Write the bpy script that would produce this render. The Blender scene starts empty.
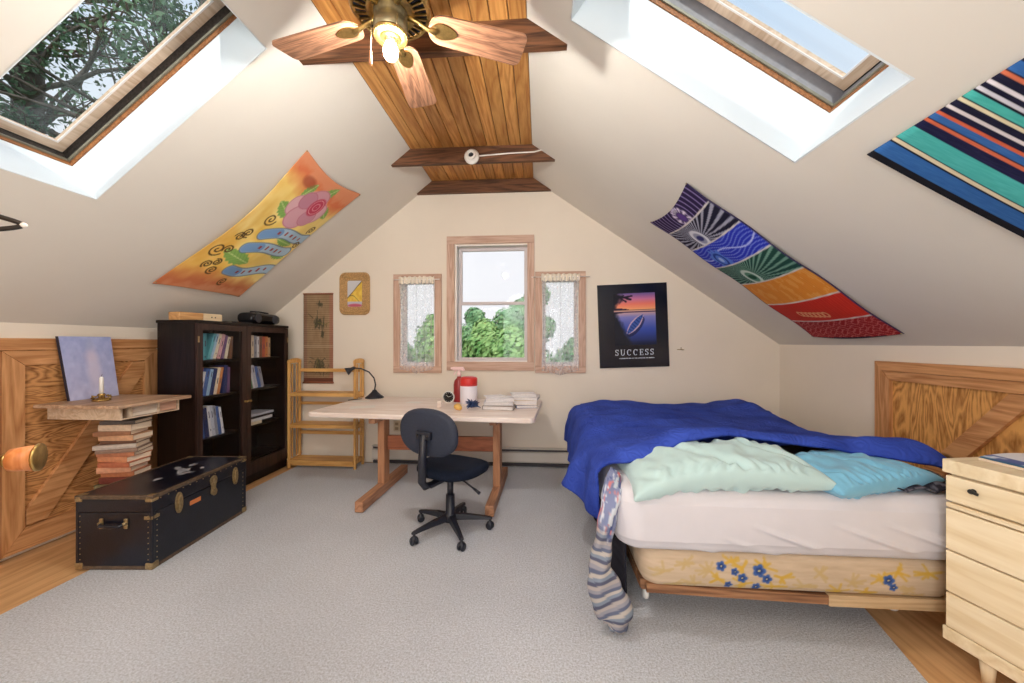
import bpy, bmesh, math, random
import numpy as np
from mathutils import Vector, Matrix, noise as mnoise
random.seed(7)
PI = math.pi
sc = bpy.context.scene
COL = sc.collection

# ------------------------------------------------------------------ helpers
def lin(c):
    c = c / 255.0
    return c / 12.92 if c <= 0.04045 else ((c + 0.055) / 1.055) ** 2.4
def S(r, g, b):
    return (lin(r), lin(g), lin(b), 1.0)
def R(d):
    return math.radians(d)

ROOTM = {}

def tag(o, label=None, cat=None, group=None, kind=None):
    if label: o['label'] = label
    if cat: o['category'] = cat
    if group: o['group'] = group
    if kind: o['kind'] = kind
    return o

def thing(name, label, cat, loc=(0, 0, 0), rotz=0.0, group=None, kind=None):
    o = bpy.data.objects.new(name, None)
    o.empty_display_size = 0.05
    COL.objects.link(o)
    o.location = loc
    o.rotation_euler = (0, 0, rotz)
    ROOTM[o.name] = Matrix.Translation(loc) @ Matrix.Rotation(rotz, 4, 'Z')
    return tag(o, label, cat, group, kind)

class MB:
    """Collects shapes in one bmesh, built as ONE mesh object."""
    def __init__(s):
        s.bm = bmesh.new()
        s.mi = 0
        s.mats = []
    def mat(s, m):
        if m not in s.mats: s.mats.append(m)
        s.mi = s.mats.index(m)
        return s
    def _fin(s, faces):
        for f in faces: f.material_index = s.mi
    def verts_faces(s, vs, fs, smooth=False):
        bv = [s.bm.verts.new(v) for v in vs]
        out = []
        for f in fs:
            try:
                q = s.bm.faces.new([bv[i] for i in f]); q.smooth = smooth; out.append(q)
            except ValueError:
                pass
        s._fin(out)
        return s
    def box(s, c, size, rot=None, bevel=0.0):
        x, y, z = (d / 2 for d in size)
        M = Matrix.Translation(c) @ (rot.to_4x4() if rot is not None else Matrix())
        tmp = bmesh.new()
        bmesh.ops.create_cube(tmp, size=1.0, matrix=Matrix.Diagonal((size[0], size[1], size[2], 1)))
        if bevel > 0:
            bmesh.ops.bevel(tmp, geom=tmp.edges[:], offset=bevel, segments=2, profile=0.6, affect='EDGES')
        vs = [M @ v.co for v in tmp.verts]
        fs = [[v.index for v in f.verts] for f in tmp.faces]
        tmp.free()
        return s.verts_faces(vs, fs)
    def bar(s, p0, p1, w, h, up=(0, 0, 1), bevel=0.0):
        p0, p1 = Vector(p0), Vector(p1)
        d = (p1 - p0); L = d.length; d.normalize()
        up = Vector(up)
        side = d.cross(up)
        if side.length < 1e-4: side = d.cross(Vector((0, 1, 0)))
        side.normalize(); u2 = side.cross(d)
        rot = Matrix((d, side, u2)).transposed()
        return s.box((p0 + p1) / 2, (L, w, h), rot, bevel)
    def prism(s, poly, origin, ax, ay, depth_vec):
        """poly 2D -> 3D via origin + u*ax + v*ay, extruded by depth_vec"""
        o, ax, ay, d = Vector(origin), Vector(ax), Vector(ay), Vector(depth_vec)
        n = len(poly)
        a = [o + ax * u + ay * v for u, v in poly]
        b = [p + d for p in a]
        fs = [list(range(n)), list(range(2 * n - 1, n - 1, -1))]
        for i in range(n):
            j = (i + 1) % n
            fs.append([i, i + n, j + n, j])
        return s.verts_faces(a + b, fs)
    def tube(s, pts, r, seg=8, cap=True):
        pts = [Vector(p) for p in pts]
        rs = r if isinstance(r, (list, tuple)) else [r] * len(pts)
        vs, fs = [], []
        prev = None
        for i, p in enumerate(pts):
            t = (pts[min(i + 1, len(pts) - 1)] - pts[max(i - 1, 0)]).normalized()
            if prev is None:
                a = Vector((0, 0, 1)) if abs(t.z) < 0.9 else Vector((1, 0, 0))
                n = t.cross(a).normalized()
            else:
                n = (prev - t * prev.dot(t)).normalized()
            prev = n
            b = t.cross(n)
            for k in range(seg):
                an = 2 * PI * k / seg
                vs.append(p + (n * math.cos(an) + b * math.sin(an)) * rs[i])
        for i in range(len(pts) - 1):
            for k in range(seg):
                k2 = (k + 1) % seg
                fs.append([i * seg + k, i * seg + k2, (i + 1) * seg + k2, (i + 1) * seg + k])
        if cap:
            fs.append(list(range(seg))[::-1]); fs.append([(len(pts) - 1) * seg + k for k in range(seg)])
        return s.verts_faces(vs, fs, True)
    def lathe(s, prof, c=(0, 0, 0), seg=24, M=None, closed=False):
        vs, fs = [], []
        n = len(prof)
        for r, z in prof:
            for k in range(seg):
                an = 2 * PI * k / seg
                p = Vector((r * math.cos(an), r * math.sin(an), z))
                if M is not None: p = M @ p
                vs.append(p + Vector(c))
        for i in range(n - 1):
            for k in range(seg):
                k2 = (k + 1) % seg
                fs.append([i * seg + k, i * seg + k2, (i + 1) * seg + k2, (i + 1) * seg + k])
        if not closed:
            if prof[0][0] > 1e-5: fs.append(list(range(seg))[::-1])
            if prof[-1][0] > 1e-5: fs.append([(n - 1) * seg + k for k in range(seg)])
        return s.verts_faces(vs, fs, True)
    def ball(s, c, r, sc3=(1, 1, 1), sub=2, rot=None):
        tmp = bmesh.new()
        bmesh.ops.create_icosphere(tmp, subdivisions=sub, radius=r)
        M = Matrix.Translation(c) @ (rot.to_4x4() if rot is not None else Matrix()) @ Matrix.Diagonal((*sc3, 1))
        vs = [M @ v.co for v in tmp.verts]; fs = [[v.index for v in f.verts] for f in tmp.faces]
        tmp.free()
        return s.verts_faces(vs, fs, True)
    def build(s, name, m=None, parent=None, W=False, autosmooth=True, fix=True):
        if m is not None and not s.mats: s.mats = [m]
        if fix:
            bmesh.ops.remove_doubles(s.bm, verts=s.bm.verts[:], dist=1e-6)
            bmesh.ops.recalc_face_normals(s.bm, faces=s.bm.faces[:])
        me = bpy.data.meshes.new(name)
        s.bm.to_mesh(me); s.bm.free()
        for x in s.mats: me.materials.append(x)
        return link(name, me, parent, W)

def link(name, me, parent=None, W=False):
    if parent is not None and W:
        r = parent
        while r.parent is not None: r = r.parent
        me.transform(ROOTM[r.name].inverted())
    o = bpy.data.objects.new(name, me)
    COL.objects.link(o)
    if parent is not None: o.parent = parent
    return o

def grid(name, nu, nv, fn, mats, parent=None, colfn=None, thick=0.0, W=False, smooth=True, subs=0):
    """fn(u,v)->xyz ; colfn(U,V arrays)->rgb sRGB 0..255 arrays"""
    vs = [fn(i / nu, j / nv) for j in range(nv + 1) for i in range(nu + 1)]
    fs = [(j * (nu + 1) + i, j * (nu + 1) + i + 1, (j + 1) * (nu + 1) + i + 1, (j + 1) * (nu + 1) + i) for j in range(nv) for i in range(nu)]
    me = bpy.data.meshes.new(name)
    me.from_pydata([tuple(v) for v in vs], [], fs)
    if smooth: me.polygons.foreach_set('use_smooth', [True] * len(me.polygons))
    me.materials.append(mats)
    if colfn is not None:
        U, V = np.meshgrid(np.linspace(0, 1, nu + 1), np.linspace(0, 1, nv + 1))
        setcol(me, colfn(U, V).reshape(-1, 3))
    me.update()
    o = link(name, me, parent, W)
    if thick:
        md = o.modifiers.new('thickness', 'SOLIDIFY'); md.thickness = thick; md.offset = 0
    return o

def setcol(me, rgb):
    c = np.clip(rgb / 255.0, 0, 1)
    l = np.where(c <= 0.04045, c / 12.92, ((c + 0.055) / 1.055) ** 2.4)
    a = me.color_attributes.new('Col', 'FLOAT_COLOR', 'POINT')
    a.data.foreach_set('color', np.concatenate([l, np.ones((len(l), 1))], 1).astype(np.float32).ravel())

def bev(o, w=0.004, seg=2):
    md = o.modifiers.new('edge', 'BEVEL'); md.width = w; md.segments = seg; md.limit_method = 'ANGLE'; md.angle_limit = R(40)
    return o

def slab(name, outer, holes, to3d, depth, m, parent=None):
    """polygon with holes, extruded by depth vector"""
    bm = bmesh.new()
    edges = []
    for loop in [outer] + holes:
        v = [bm.verts.new(to3d(*p)) for p in loop]
        edges += [bm.edges.new((v[i], v[(i + 1) % len(v)])) for i in range(len(v))]
    bmesh.ops.triangle_fill(bm, edges=edges, use_beauty=True, use_dissolve=False)
    g = bmesh.ops.extrude_face_region(bm, geom=bm.faces[:])
    bmesh.ops.translate(bm, verts=[e for e in g['geom'] if isinstance(e, bmesh.types.BMVert)], vec=Vector(depth))
    bmesh.ops.recalc_face_normals(bm, faces=bm.faces[:])
    me = bpy.data.meshes.new(name); bm.to_mesh(me); bm.free()
    me.materials.append(m)
    return link(name, me, parent)

def copy_tree(o, parent=None):
    c = o.copy(); COL.objects.link(c); c.parent = parent
    for ch in list(o.children): copy_tree(ch, c)
    return c

# ------------------------------------------------------------------ materials
MATS = {}
def newmat(name):
    m = bpy.data.materials.new(name); m.use_nodes = True
    nt = m.node_tree
    b = nt.nodes['Principled BSDF']
    return m, nt, b
def pbr(name, col, rough=0.5, metal=0.0, noise=0.0, nscale=20.0, bump=0.0, bscale=60.0, spec=0.5, sheen=0.0, stretch=(1, 1, 1)):
    if name in MATS: return MATS[name]
    m, nt, b = newmat(name)
    b.inputs['Base Color'].default_value = col
    b.inputs['Roughness'].default_value = rough
    b.inputs['Metallic'].default_value = metal
    b.inputs['Specular IOR Level'].default_value = spec
    if sheen: b.inputs['Sheen Weight'].default_value = sheen
    tc = nt.nodes.new('ShaderNodeTexCoord')
    mp = nt.nodes.new('ShaderNodeMapping'); mp.inputs['Scale'].default_value = stretch
    nt.links.new(tc.outputs['Object'], mp.inputs['Vector'])
    if noise:
        n = nt.nodes.new('ShaderNodeTexNoise'); n.inputs['Scale'].default_value = nscale; n.inputs['Detail'].default_value = 5
        nt.links.new(mp.outputs[0], n.inputs['Vector'])
        rp = nt.nodes.new('ShaderNodeValToRGB')
        lo = tuple(c * (1 - noise) for c in col[:3]) + (1,); hi = tuple(min(1, c * (1 + noise)) for c in col[:3]) + (1,)
        rp.color_ramp.elements[0].position = 0.3; rp.color_ramp.elements[0].color = lo
        rp.color_ramp.elements[1].position = 0.7; rp.color_ramp.elements[1].color = hi
        nt.links.new(n.outputs['Fac'], rp.inputs['Fac']); nt.links.new(rp.outputs['Color'], b.inputs['Base Color'])
    if bump:
        n2 = nt.nodes.new('ShaderNodeTexNoise'); n2.inputs['Scale'].default_value = bscale; n2.inputs['Detail'].default_value = 4
        nt.links.new(mp.outputs[0], n2.inputs['Vector'])
        bp = nt.nodes.new('ShaderNodeBump'); bp.inputs['Strength'].default_value = bump; bp.inputs['Distance'].default_value = 0.01
        nt.links.new(n2.outputs['Fac'], bp.inputs['Height']); nt.links.new(bp.outputs['Normal'], b.inputs['Normal'])
    MATS[name] = m
    return m

def wood(name, dark, light, axis='X', scale=1.0, rough=0.5, knots=True, contrast=1.0, flame=False, bump=0.15, spec=0.35, attr=False):
    """grain runs along axis (object space)"""
    if name in MATS: return MATS[name]
    m, nt, b = newmat(name)
    tc = nt.nodes.new('ShaderNodeTexCoord')
    oi = nt.nodes.new('ShaderNodeObjectInfo')
    ad = nt.nodes.new('ShaderNodeVectorMath'); ad.operation = 'ADD'
    mu = nt.nodes.new('ShaderNodeMath'); mu.operation = 'MULTIPLY'; mu.inputs[1].default_value = 7.0
    nt.links.new(oi.outputs['Random'], mu.inputs[0])
    nt.links.new(tc.outputs['Object'], ad.inputs[0]); nt.links.new(mu.outputs[0], ad.inputs[1])
    mp = nt.nodes.new('ShaderNodeMapping')
    st = {'X': (0.08, 1, 1), 'Y': (1, 0.08, 1), 'Z': (1, 1, 0.08)}[axis]
    if flame: st = {'X': (0.22, 1, 1), 'Y': (1, 0.22, 1), 'Z': (1, 1, 0.22)}[axis]
    mp.inputs['Scale'].default_value = st
    nt.links.new(ad.outputs[0], mp.inputs['Vector'])
    n = nt.nodes.new('ShaderNodeTexNoise'); n.inputs['Scale'].default_value = 9 * scale if not flame else 6 * scale
    n.inputs['Detail'].default_value = 3; n.inputs['Distortion'].default_value = 0.6
    nt.links.new(mp.outputs[0], n.inputs['Vector'])
    # rings from the noise field
    ml = nt.nodes.new('ShaderNodeMath'); ml.operation = 'MULTIPLY'; ml.inputs[1].default_value = 16 if flame else 6
    nt.links.new(n.outputs['Fac'], ml.inputs[0])
    fr = nt.nodes.new('ShaderNodeMath'); fr.operation = 'PINGPONG'; fr.inputs[1].default_value = 0.5
    nt.links.new(ml.outputs[0], fr.inputs[0])
    n2 = nt.nodes.new('ShaderNodeTexNoise'); n2.inputs['Scale'].default_value = 90 * scale; n2.inputs['Detail'].default_value = 4
    nt.links.new(mp.outputs[0], n2.inputs['Vector'])
    mx = nt.nodes.new('ShaderNodeMath'); mx.operation = 'MULTIPLY_ADD'; mx.inputs[1].default_value = 1.1
    sb = nt.nodes.new('ShaderNodeMath'); sb.operation = 'MULTIPLY_ADD'; sb.inputs[1].default_value = 0.7; sb.inputs[2].default_value = -0.18
    nt.links.new(n2.outputs['Fac'], sb.inputs[0])
    nt.links.new(fr.outputs[0], mx.inputs[0]); nt.links.new(sb.outputs[0], mx.inputs[2])
    rp = nt.nodes.new('ShaderNodeValToRGB')
    rp.color_ramp.elements[0].position = 0.5 - 0.42 / contrast if contrast > 1 else 0.05; rp.color_ramp.elements[0].color = dark
    rp.color_ramp.elements[1].position = 0.62 if flame else 0.7; rp.color_ramp.elements[1].color = light
    nt.links.new(mx.outputs[0], rp.inputs['Fac'])
    out = rp.outputs['Color']
    if knots:
        vo = nt.nodes.new('ShaderNodeTexVoronoi'); vo.inputs['Scale'].default_value = 2.6 * scale
        mp2 = nt.nodes.new('ShaderNodeMapping'); mp2.inputs['Scale'].default_value = {'X': (0.5, 1, 1), 'Y': (1, 0.5, 1), 'Z': (1, 1, 0.5)}[axis]
        nt.links.new(ad.outputs[0], mp2.inputs['Vector']); nt.links.new(mp2.outputs[0], vo.inputs['Vector'])
        kr = nt.nodes.new('ShaderNodeValToRGB')
        kr.color_ramp.elements[0].position = 0.035; kr.color_ramp.elements[0].color = (1, 1, 1, 1)
        kr.color_ramp.elements[1].position = 0.075; kr.color_ramp.elements[1].color = (0, 0, 0, 1)
        nt.links.new(vo.outputs['Distance'], kr.inputs['Fac'])
        mk = nt.nodes.new('ShaderNodeMix'); mk.data_type = 'RGBA'
        mk.inputs['B'].default_value = tuple(c * 0.35 for c in dark[:3]) + (1,)
        nt.links.new(kr.outputs['Color'], mk.inputs['Factor']); nt.links.new(out, mk.inputs['A'])
        out = mk.outputs['Result']
    if attr:
        at = nt.nodes.new('ShaderNodeAttribute'); at.attribute_name = 'Col'
        mm = nt.nodes.new('ShaderNodeMix'); mm.data_type = 'RGBA'; mm.blend_type = 'MULTIPLY'; mm.inputs['Factor'].default_value = 1
        nt.links.new(out, mm.inputs['A']); nt.links.new(at.outputs['Color'], mm.inputs['B'])
        out = mm.outputs['Result']
    nt.links.new(out, b.inputs['Base Color'])
    b.inputs['Roughness'].default_value = rough; b.inputs['Specular IOR Level'].default_value = spec
    bp = nt.nodes.new('ShaderNodeBump'); bp.inputs['Strength'].default_value = bump; bp.inputs['Distance'].default_value = 0.004
    nt.links.new(mx.outputs[0], bp.inputs['Height']); nt.links.new(bp.outputs['Normal'], b.inputs['Normal'])
    MATS[name] = m
    return m

def printed(name, rough=0.8, bump=0.0, bscale=300, transl=0.0, spec=0.3):
    if name in MATS: return MATS[name]
    m, nt, b = newmat(name)
    at = nt.nodes.new('ShaderNodeAttribute'); at.attribute_name = 'Col'
    nt.links.new(at.outputs['Color'], b.inputs['Base Color'])
    b.inputs['Roughness'].default_value = rough; b.inputs['Specular IOR Level'].default_value = spec
    if bump:
        tc = nt.nodes.new('ShaderNodeTexCoord')
        n2 = nt.nodes.new('ShaderNodeTexNoise'); n2.inputs['Scale'].default_value = bscale
        nt.links.new(tc.outputs['Object'], n2.inputs['Vector'])
        bp = nt.nodes.new('ShaderNodeBump'); bp.inputs['Strength'].default_value = bump; bp.inputs['Distance'].default_value = 0.004
        nt.links.new(n2.outputs['Fac'], bp.inputs['Height']); nt.links.new(bp.outputs['Normal'], b.inputs['Normal'])
    MATS[name] = m
    return m

def glass(name, tint=(1, 1, 1, 1), refl=0.06):
    if name in MATS: return MATS[name]
    m, nt, b = newmat(name)
    nt.nodes.remove(b)
    out = nt.nodes['Material Output']
    t = nt.nodes.new('ShaderNodeBsdfTransparent'); t.inputs['Color'].default_value = tint
    g = nt.nodes.new('ShaderNodeBsdfGlossy'); g.inputs['Roughness'].default_value = 0.02
    lw = nt.nodes.new('ShaderNodeLayerWeight'); lw.inputs['Blend'].default_value = 0.5
    pw = nt.nodes.new('ShaderNodeMath'); pw.operation = 'POWER'; pw.inputs[1].default_value = 5.0
    mu = nt.nodes.new('ShaderNodeMath'); mu.operation = 'MULTIPLY_ADD'; mu.inputs[1].default_value = refl * 8; mu.inputs[2].default_value = refl
    mx = nt.nodes.new('ShaderNodeMixShader')
    nt.links.new(lw.outputs['Facing'], pw.inputs[0]); nt.links.new(pw.outputs[0], mu.inputs[0]); nt.links.new(mu.outputs[0], mx.inputs[0])
    nt.links.new(t.outputs[0], mx.inputs[1]); nt.links.new(g.outputs[0], mx.inputs[2])
    nt.links.new(mx.outputs[0], out.inputs['Surface'])
    MATS[name] = m
    return m

paint = pbr('cream paint', S(230, 219, 203), 0.85, noise=0.03, nscale=1.6, bump=0.04, bscale=25)
paint_slope_shade = pbr('shaded cream ceiling paint', S(222, 216, 206), 0.9, noise=0.035, nscale=1.2, bump=0.03, bscale=18)  # greyer than the wall paint, so the slopes' shade is in the colour
white_paint = pbr('white paint', S(226, 234, 238), 0.6, noise=0.01, nscale=4)
trim_white = pbr('white window paint', S(232, 226, 222), 0.5)
plywood_floor = wood('bare floor boards', S(192, 146, 98), S(216, 172, 122), 'Y', 0.8, 0.55, knots=True)
casing_wood = wood('weathered casing wood', S(178, 142, 122), S(208, 176, 156), 'Z', 1.0, 0.6, knots=False)
casing_wood_x = wood('weathered casing wood across', S(178, 142, 122), S(208, 176, 156), 'X', 1.0, 0.6, knots=False)
beam_wood = wood('dark beam wood', S(58, 36, 24), S(118, 78, 52), 'X', 1.2, 0.55, knots=True)
plank_wood = wood('pine ceiling planks', S(184, 118, 56), S(232, 174, 104), 'Y', 1.0, 0.4, knots=True, attr=True)
pine_x = wood('orange pine along x', S(168, 112, 66), S(210, 156, 106), 'X', 1.0, 0.5)
pine_y = wood('orange pine along y', S(168, 112, 66), S(210, 156, 106), 'Y', 1.0, 0.5)
pine_z = wood('orange pine along z', S(168, 112, 66), S(210, 156, 106), 'Z', 1.0, 0.5)
ply_y = wood('fir plywood along y', S(128, 80, 42), S(206, 150, 94), 'Y', 1.1, 0.55, knots=False, flame=True)
ply_z = wood('fir plywood along z', S(148, 94, 42), S(222, 164, 94), 'Z', 1.0, 0.55, knots=False, flame=True)
desk_top_wood = wood('bleached desk top wood', S(222, 202, 188), S(242, 230, 222), 'X', 0.8, 0.35, knots=True)
desk_wood_z = wood('brown desk wood', S(150, 100, 70), S(188, 136, 100), 'Z', 1.0, 0.5, knots=False)
desk_wood_y = wood('brown desk foot wood', S(150, 102, 74), S(194, 144, 110), 'Y', 1.0, 0.5, knots=False)
desk_wood_x = wood('red brown stretcher wood', S(120, 68, 46), S(160, 96, 66), 'X', 1.0, 0.5, knots=False)
honey_z = wood('honey pine along z', S(196, 140, 72), S(228, 178, 108), 'Z', 1.0, 0.45, knots=False)
honey_x = wood('honey pine along x', S(196, 140, 72), S(228, 178, 108), 'X', 1.0, 0.45, knots=True)
espresso = wood('espresso wood', S(12, 7, 7), S(28, 16, 14), 'Z', 1.0, 0.35, knots=False)
espresso_door = wood('dark brown door wood', S(34, 20, 17), S(60, 40, 34), 'Z', 1.0, 0.3, knots=False)
blond_y = wood('blond dresser wood', S(222, 198, 156), S(240, 222, 188), 'Y', 0.7, 0.4, knots=False)
blond_z = wood('blond dresser wood upright', S(222, 198, 156), S(240, 222, 188), 'Z', 0.7, 0.4, knots=False)
shelf_wood = wood('grey brown shelf wood', S(150, 116, 90), S(194, 162, 134), 'Y', 1.0, 0.5, knots=False)
shelf_light = wood('light shelf apron wood', S(186, 156, 126), S(214, 190, 164), 'Y', 1.0, 0.5, knots=False)
blade_wood = wood('walnut fan blade', S(96, 66, 50), S(166, 120, 92), 'X', 2.6, 0.35, knots=False)
brass = pbr('aged brass', S(180, 150, 92), 0.35, 1.0, noise=0.2, nscale=60)
dull_brass = pbr('dull brass hardware', S(172, 150, 112), 0.45, 0.85, noise=0.25, nscale=80)
dark_metal = pbr('dark grey metal', S(60, 58, 56), 0.45, 0.7)
black_plastic = pbr('black plastic', S(30, 33, 44), 0.4, bump=0.05, bscale=200)
black_gloss = pbr('glossy black plastic', S(20, 20, 24), 0.15)
chair_fabric = pbr('dark blue grey chair fabric', S(26, 33, 48), 0.9, noise=0.25, nscale=120, bump=0.15, bscale=400, spec=0.15)
chair_back_m = pbr('slate chair back shell', S(42, 48, 64), 0.75, noise=0.15, nscale=90, bump=0.1, bscale=300)
trunk_black = pbr('black trunk vinyl', S(16, 18, 30), 0.28, noise=0.3, nscale=14, bump=0.1, bscale=120)
trunk_edge = pbr('worn trunk edge', S(86, 68, 52), 0.55, noise=0.4, nscale=40)
white_ceramic = pbr('white ceramic', S(235, 232, 226), 0.25)
heater_white = pbr('heater enamel', S(214, 206, 196), 0.4, noise=0.04, nscale=6)
heater_dark = pbr('heater slot', S(66, 62, 66), 0.6)
paper_w = pbr('white paper', S(236, 232, 226), 0.7)
page_m = pbr('book pages', S(226, 206, 182), 0.8, noise=0.12, nscale=220, stretch=(1, 1, 6))
wax = pbr('white wax', S(240, 238, 232), 0.4)
clear = glass('window glass', refl=0.01)
case_glass = glass('bookcase glass', tint=(0.95, 0.96, 0.98, 1), refl=0.012)
sky_glass = glass('skylight glass', tint=(0.93, 0.96, 0.97, 1), refl=0.03)

def carpet_mat():
    m, nt, b = newmat('grey beige carpet')
    tc = nt.nodes.new('ShaderNodeTexCoord')
    n1 = nt.nodes.new('ShaderNodeTexNoise'); n1.inputs['Scale'].default_value = 1.1; n1.inputs['Detail'].default_value = 3
    n2 = nt.nodes.new('ShaderNodeTexNoise'); n2.inputs['Scale'].default_value = 110; n2.inputs['Detail'].default_value = 6; n2.inputs['Roughness'].default_value = 0.75
    for n in (n1, n2): nt.links.new(tc.outputs['Object'], n.inputs['Vector'])
    r1 = nt.nodes.new('ShaderNodeValToRGB')
    r1.color_ramp.elements[0].position = 0.3; r1.color_ramp.elements[0].color = S(206, 210, 218)
    r1.color_ramp.elements[1].position = 0.7; r1.color_ramp.elements[1].color = S(222, 226, 234)
    nt.links.new(n1.outputs['Fac'], r1.inputs['Fac'])
    r2 = nt.nodes.new('ShaderNodeValToRGB')
    r2.color_ramp.elements[0].position = 0.34; r2.color_ramp.elements[0].color = (0.62, 0.60, 0.57, 1)
    r2.color_ramp.elements[1].position = 0.62; r2.color_ramp.elements[1].color = (1.08, 1.08, 1.08, 1)
    nt.links.new(n2.outputs['Fac'], r2.inputs['Fac'])
    mm = nt.nodes.new('ShaderNodeMix'); mm.data_type = 'RGBA'; mm.blend_type = 'MULTIPLY'; mm.inputs['Factor'].default_value = 1
    nt.links.new(r1.outputs['Color'], mm.inputs['A']); nt.links.new(r2.outputs['Color'], mm.inputs['B'])
    nt.links.new(mm.outputs['Result'], b.inputs['Base Color'])
    b.inputs['Roughness'].default_value = 1.0; b.inputs['Specular IOR Level'].default_value = 0.1
    bp = nt.nodes.new('ShaderNodeBump'); bp.inputs['Strength'].default_value = 0.8; bp.inputs['Distance'].default_value = 0.01
    nt.links.new(n2.outputs['Fac'], bp.inputs['Height']); nt.links.new(bp.outputs['Normal'], b.inputs['Normal'])
    return m
carpet_m = carpet_mat()

# ------------------------------------------------------------------ room numbers (metres, camera stands near the origin)
XL, XR = -3.27, 2.47          # knee walls
YB, YN = 4.12, -1.7           # far gable wall, near gable wall
ZC = 3.10                     # flat planked strip
SLX, SRX = -1.18, -0.07       # strip edges
KL = ZC - (SLX - XL) * 0.78663
KR = ZC - (XR - SRX) * 0.70392
NL = Vector((-0.61826, 0, 0.78598)); NR = Vector((0.57561, 0, 0.81772))
DL = Vector((-0.78598, 0, -0.61826)); DR = Vector((0.81772, 0, -0.57561))   # down-slope directions
PL = Vector((SLX, 0, ZC)); PR = Vector((SRX, 0, ZC))
def onL(y, s, off=0.0): return PL + DL * s + NL * off + Vector((0, y, 0))
def onR(y, s, off=0.0): return PR + DR * s + NR * off + Vector((0, y, 0))
def sL(x): return (SLX - x) / 0.78598
def sR(x): return (x - SRX) / 0.81772

# ------------------------------------------------------------------ room shell
o = MB().mat(plywood_floor).box(((XL + XR) / 2, (YB + YN) / 2, -0.06), (XR - XL + 0.3, YB - YN + 0.3, 0.1)).build('floor'); tag(o, kind='structure')
# carpet lies over the boards
cp = [(-2.655, YN + 0.02), (1.40, YN + 0.02), (1.515, 1.6), (1.605, 1.95), (1.75, 2.6), (2.3, 2.7), (2.3, YB - 0.02), (-2.62, YB - 0.02)]
bmc = MB().mat(carpet_m).prism(cp, (0, 0, -0.01), (1, 0, 0), (0, 1, 0), (0, 0, 0.0095))
o = bmc.build('carpet'); tag(o, 'grey beige low pile carpet covering the middle of the attic floor', 'carpet')

gab = [(XL, 0), (XR, 0), (XR, KR), (SRX, ZC), (SLX, ZC), (XL, KL)]
WC = (-0.925, -0.125, 1.125, 2.405)    # rough openings x0,x1,z0,z1
WLf = (-1.545, -1.150, 1.075, 2.035)
WRt = (0.02, 0.412, 1.080, 2.04)
def rect(a): return [(a[0], a[2]), (a[1], a[2]), (a[1], a[3]), (a[0], a[3])]
WT = 0.16
o = slab('wall_back', gab, [rect(WC), rect(WLf), rect(WRt)], lambda x, z: (x, YB, z), (0, WT, 0), paint); tag(o, kind='structure')
NW = (-1.6, 0.6, 0.9, 2.3)  # opening for the window added in the unseen near wall
o = slab('wall_front', gab, [rect(NW)], lambda x, z: (x, YN, z), (0, -WT, 0), paint); tag(o, kind='structure')
o = MB().mat(paint).box((XL - 0.05, (YB + YN) / 2, KL / 2), (0.1, YB - YN, KL)).build('wall_left'); tag(o, kind='structure')
o = MB().mat(paint).box((XR + 0.05, (YB + YN) / 2, KR / 2), (0.1, YB - YN, KR)).build('wall_right'); tag(o, kind='structure')
OY = (1.336, 1.915)
LS = (sL(-1.445), sL(-2.43)); RS = (sR(0.154), sR(1.217))
TL, TR = 0.235, 0.276
def srect(s): return [(OY[0], s[0]), (OY[1], s[0]), (OY[1], s[1]), (OY[0], s[1])]
sl_len = sL(XL); sr_len = sR(XR)
o = slab('ceiling_left', [(YN - WT, 0), (YB + WT, 0), (YB + WT, sl_len + 0.12), (YN - WT, sl_len + 0.12)], [srect(LS)], lambda y, s: onL(y, s), NL * TL, paint_slope_shade); tag(o, kind='structure')
o = slab('ceiling_right', [(YN - WT, 0), (YB + WT, 0), (YB + WT, sr_len + 0.12), (YN - WT, sr_len + 0.12)], [srect(RS)], lambda y, s: onR(y, s), NR * TR, paint_slope_shade); tag(o, kind='structure')
# flat planked strip: tongue and groove boards
mb = MB().mat(plank_wood); NP = 11; pw = (SRX - SLX) / NP; cols = []
for i in range(NP):
    x = SLX + pw * (i + 0.5)
    mb.box((x, (YB + YN) / 2, ZC + 0.02), (pw - 0.005, YB - YN + 0.1, 0.04), bevel=0.004)
    cols.append(random.uniform(0.72, 1.05))
o = mb.build('ceiling')
co = np.array([v.co.x for v in o.data.vertices]); idx = np.clip(((co - SLX) / pw).astype(int), 0, NP - 1)
tone = np.array(cols)[idx]; a = o.data.color_attributes.new('Col', 'FLOAT_COLOR', 'POINT')
a.data.foreach_set('color', np.stack([tone, tone * 0.97, tone * 0.92, np.ones_like(tone)], 1).astype(np.float32).ravel())
tag(o, kind='structure')
o = MB().mat(beam_wood).box(((SLX + SRX) / 2, (YB + YN) / 2, ZC + 0.09), (SRX - SLX + 0.6, YB - YN + 0.3, 0.06)).build('ceiling_deck'); tag(o, kind='structure')
# collar beams across the strip
def beam(name, y, z, th):
    xl = SLX - (ZC - z) / 0.78663; xr = SRX + (ZC - z) / 0.70392
    o = MB().mat(beam_wood).prism([(xl + 0.003, z), (xr - 0.003, z), (SRX, ZC - 0.001), (SLX, ZC - 0.001)], (0, y, 0), (1, 0, 0), (0, 0, 1), (0, th, 0)).build(name)
    return tag(o, kind='structure')
beam('trim_1', 2.07, 2.945, 0.045); beam('trim_2', 3.385, 2.955, 0.04); beam('trim_3', YB - 0.045, 2.965, 0.045)
beam('trim_4', 0.75, 2.945, 0.045)

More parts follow.
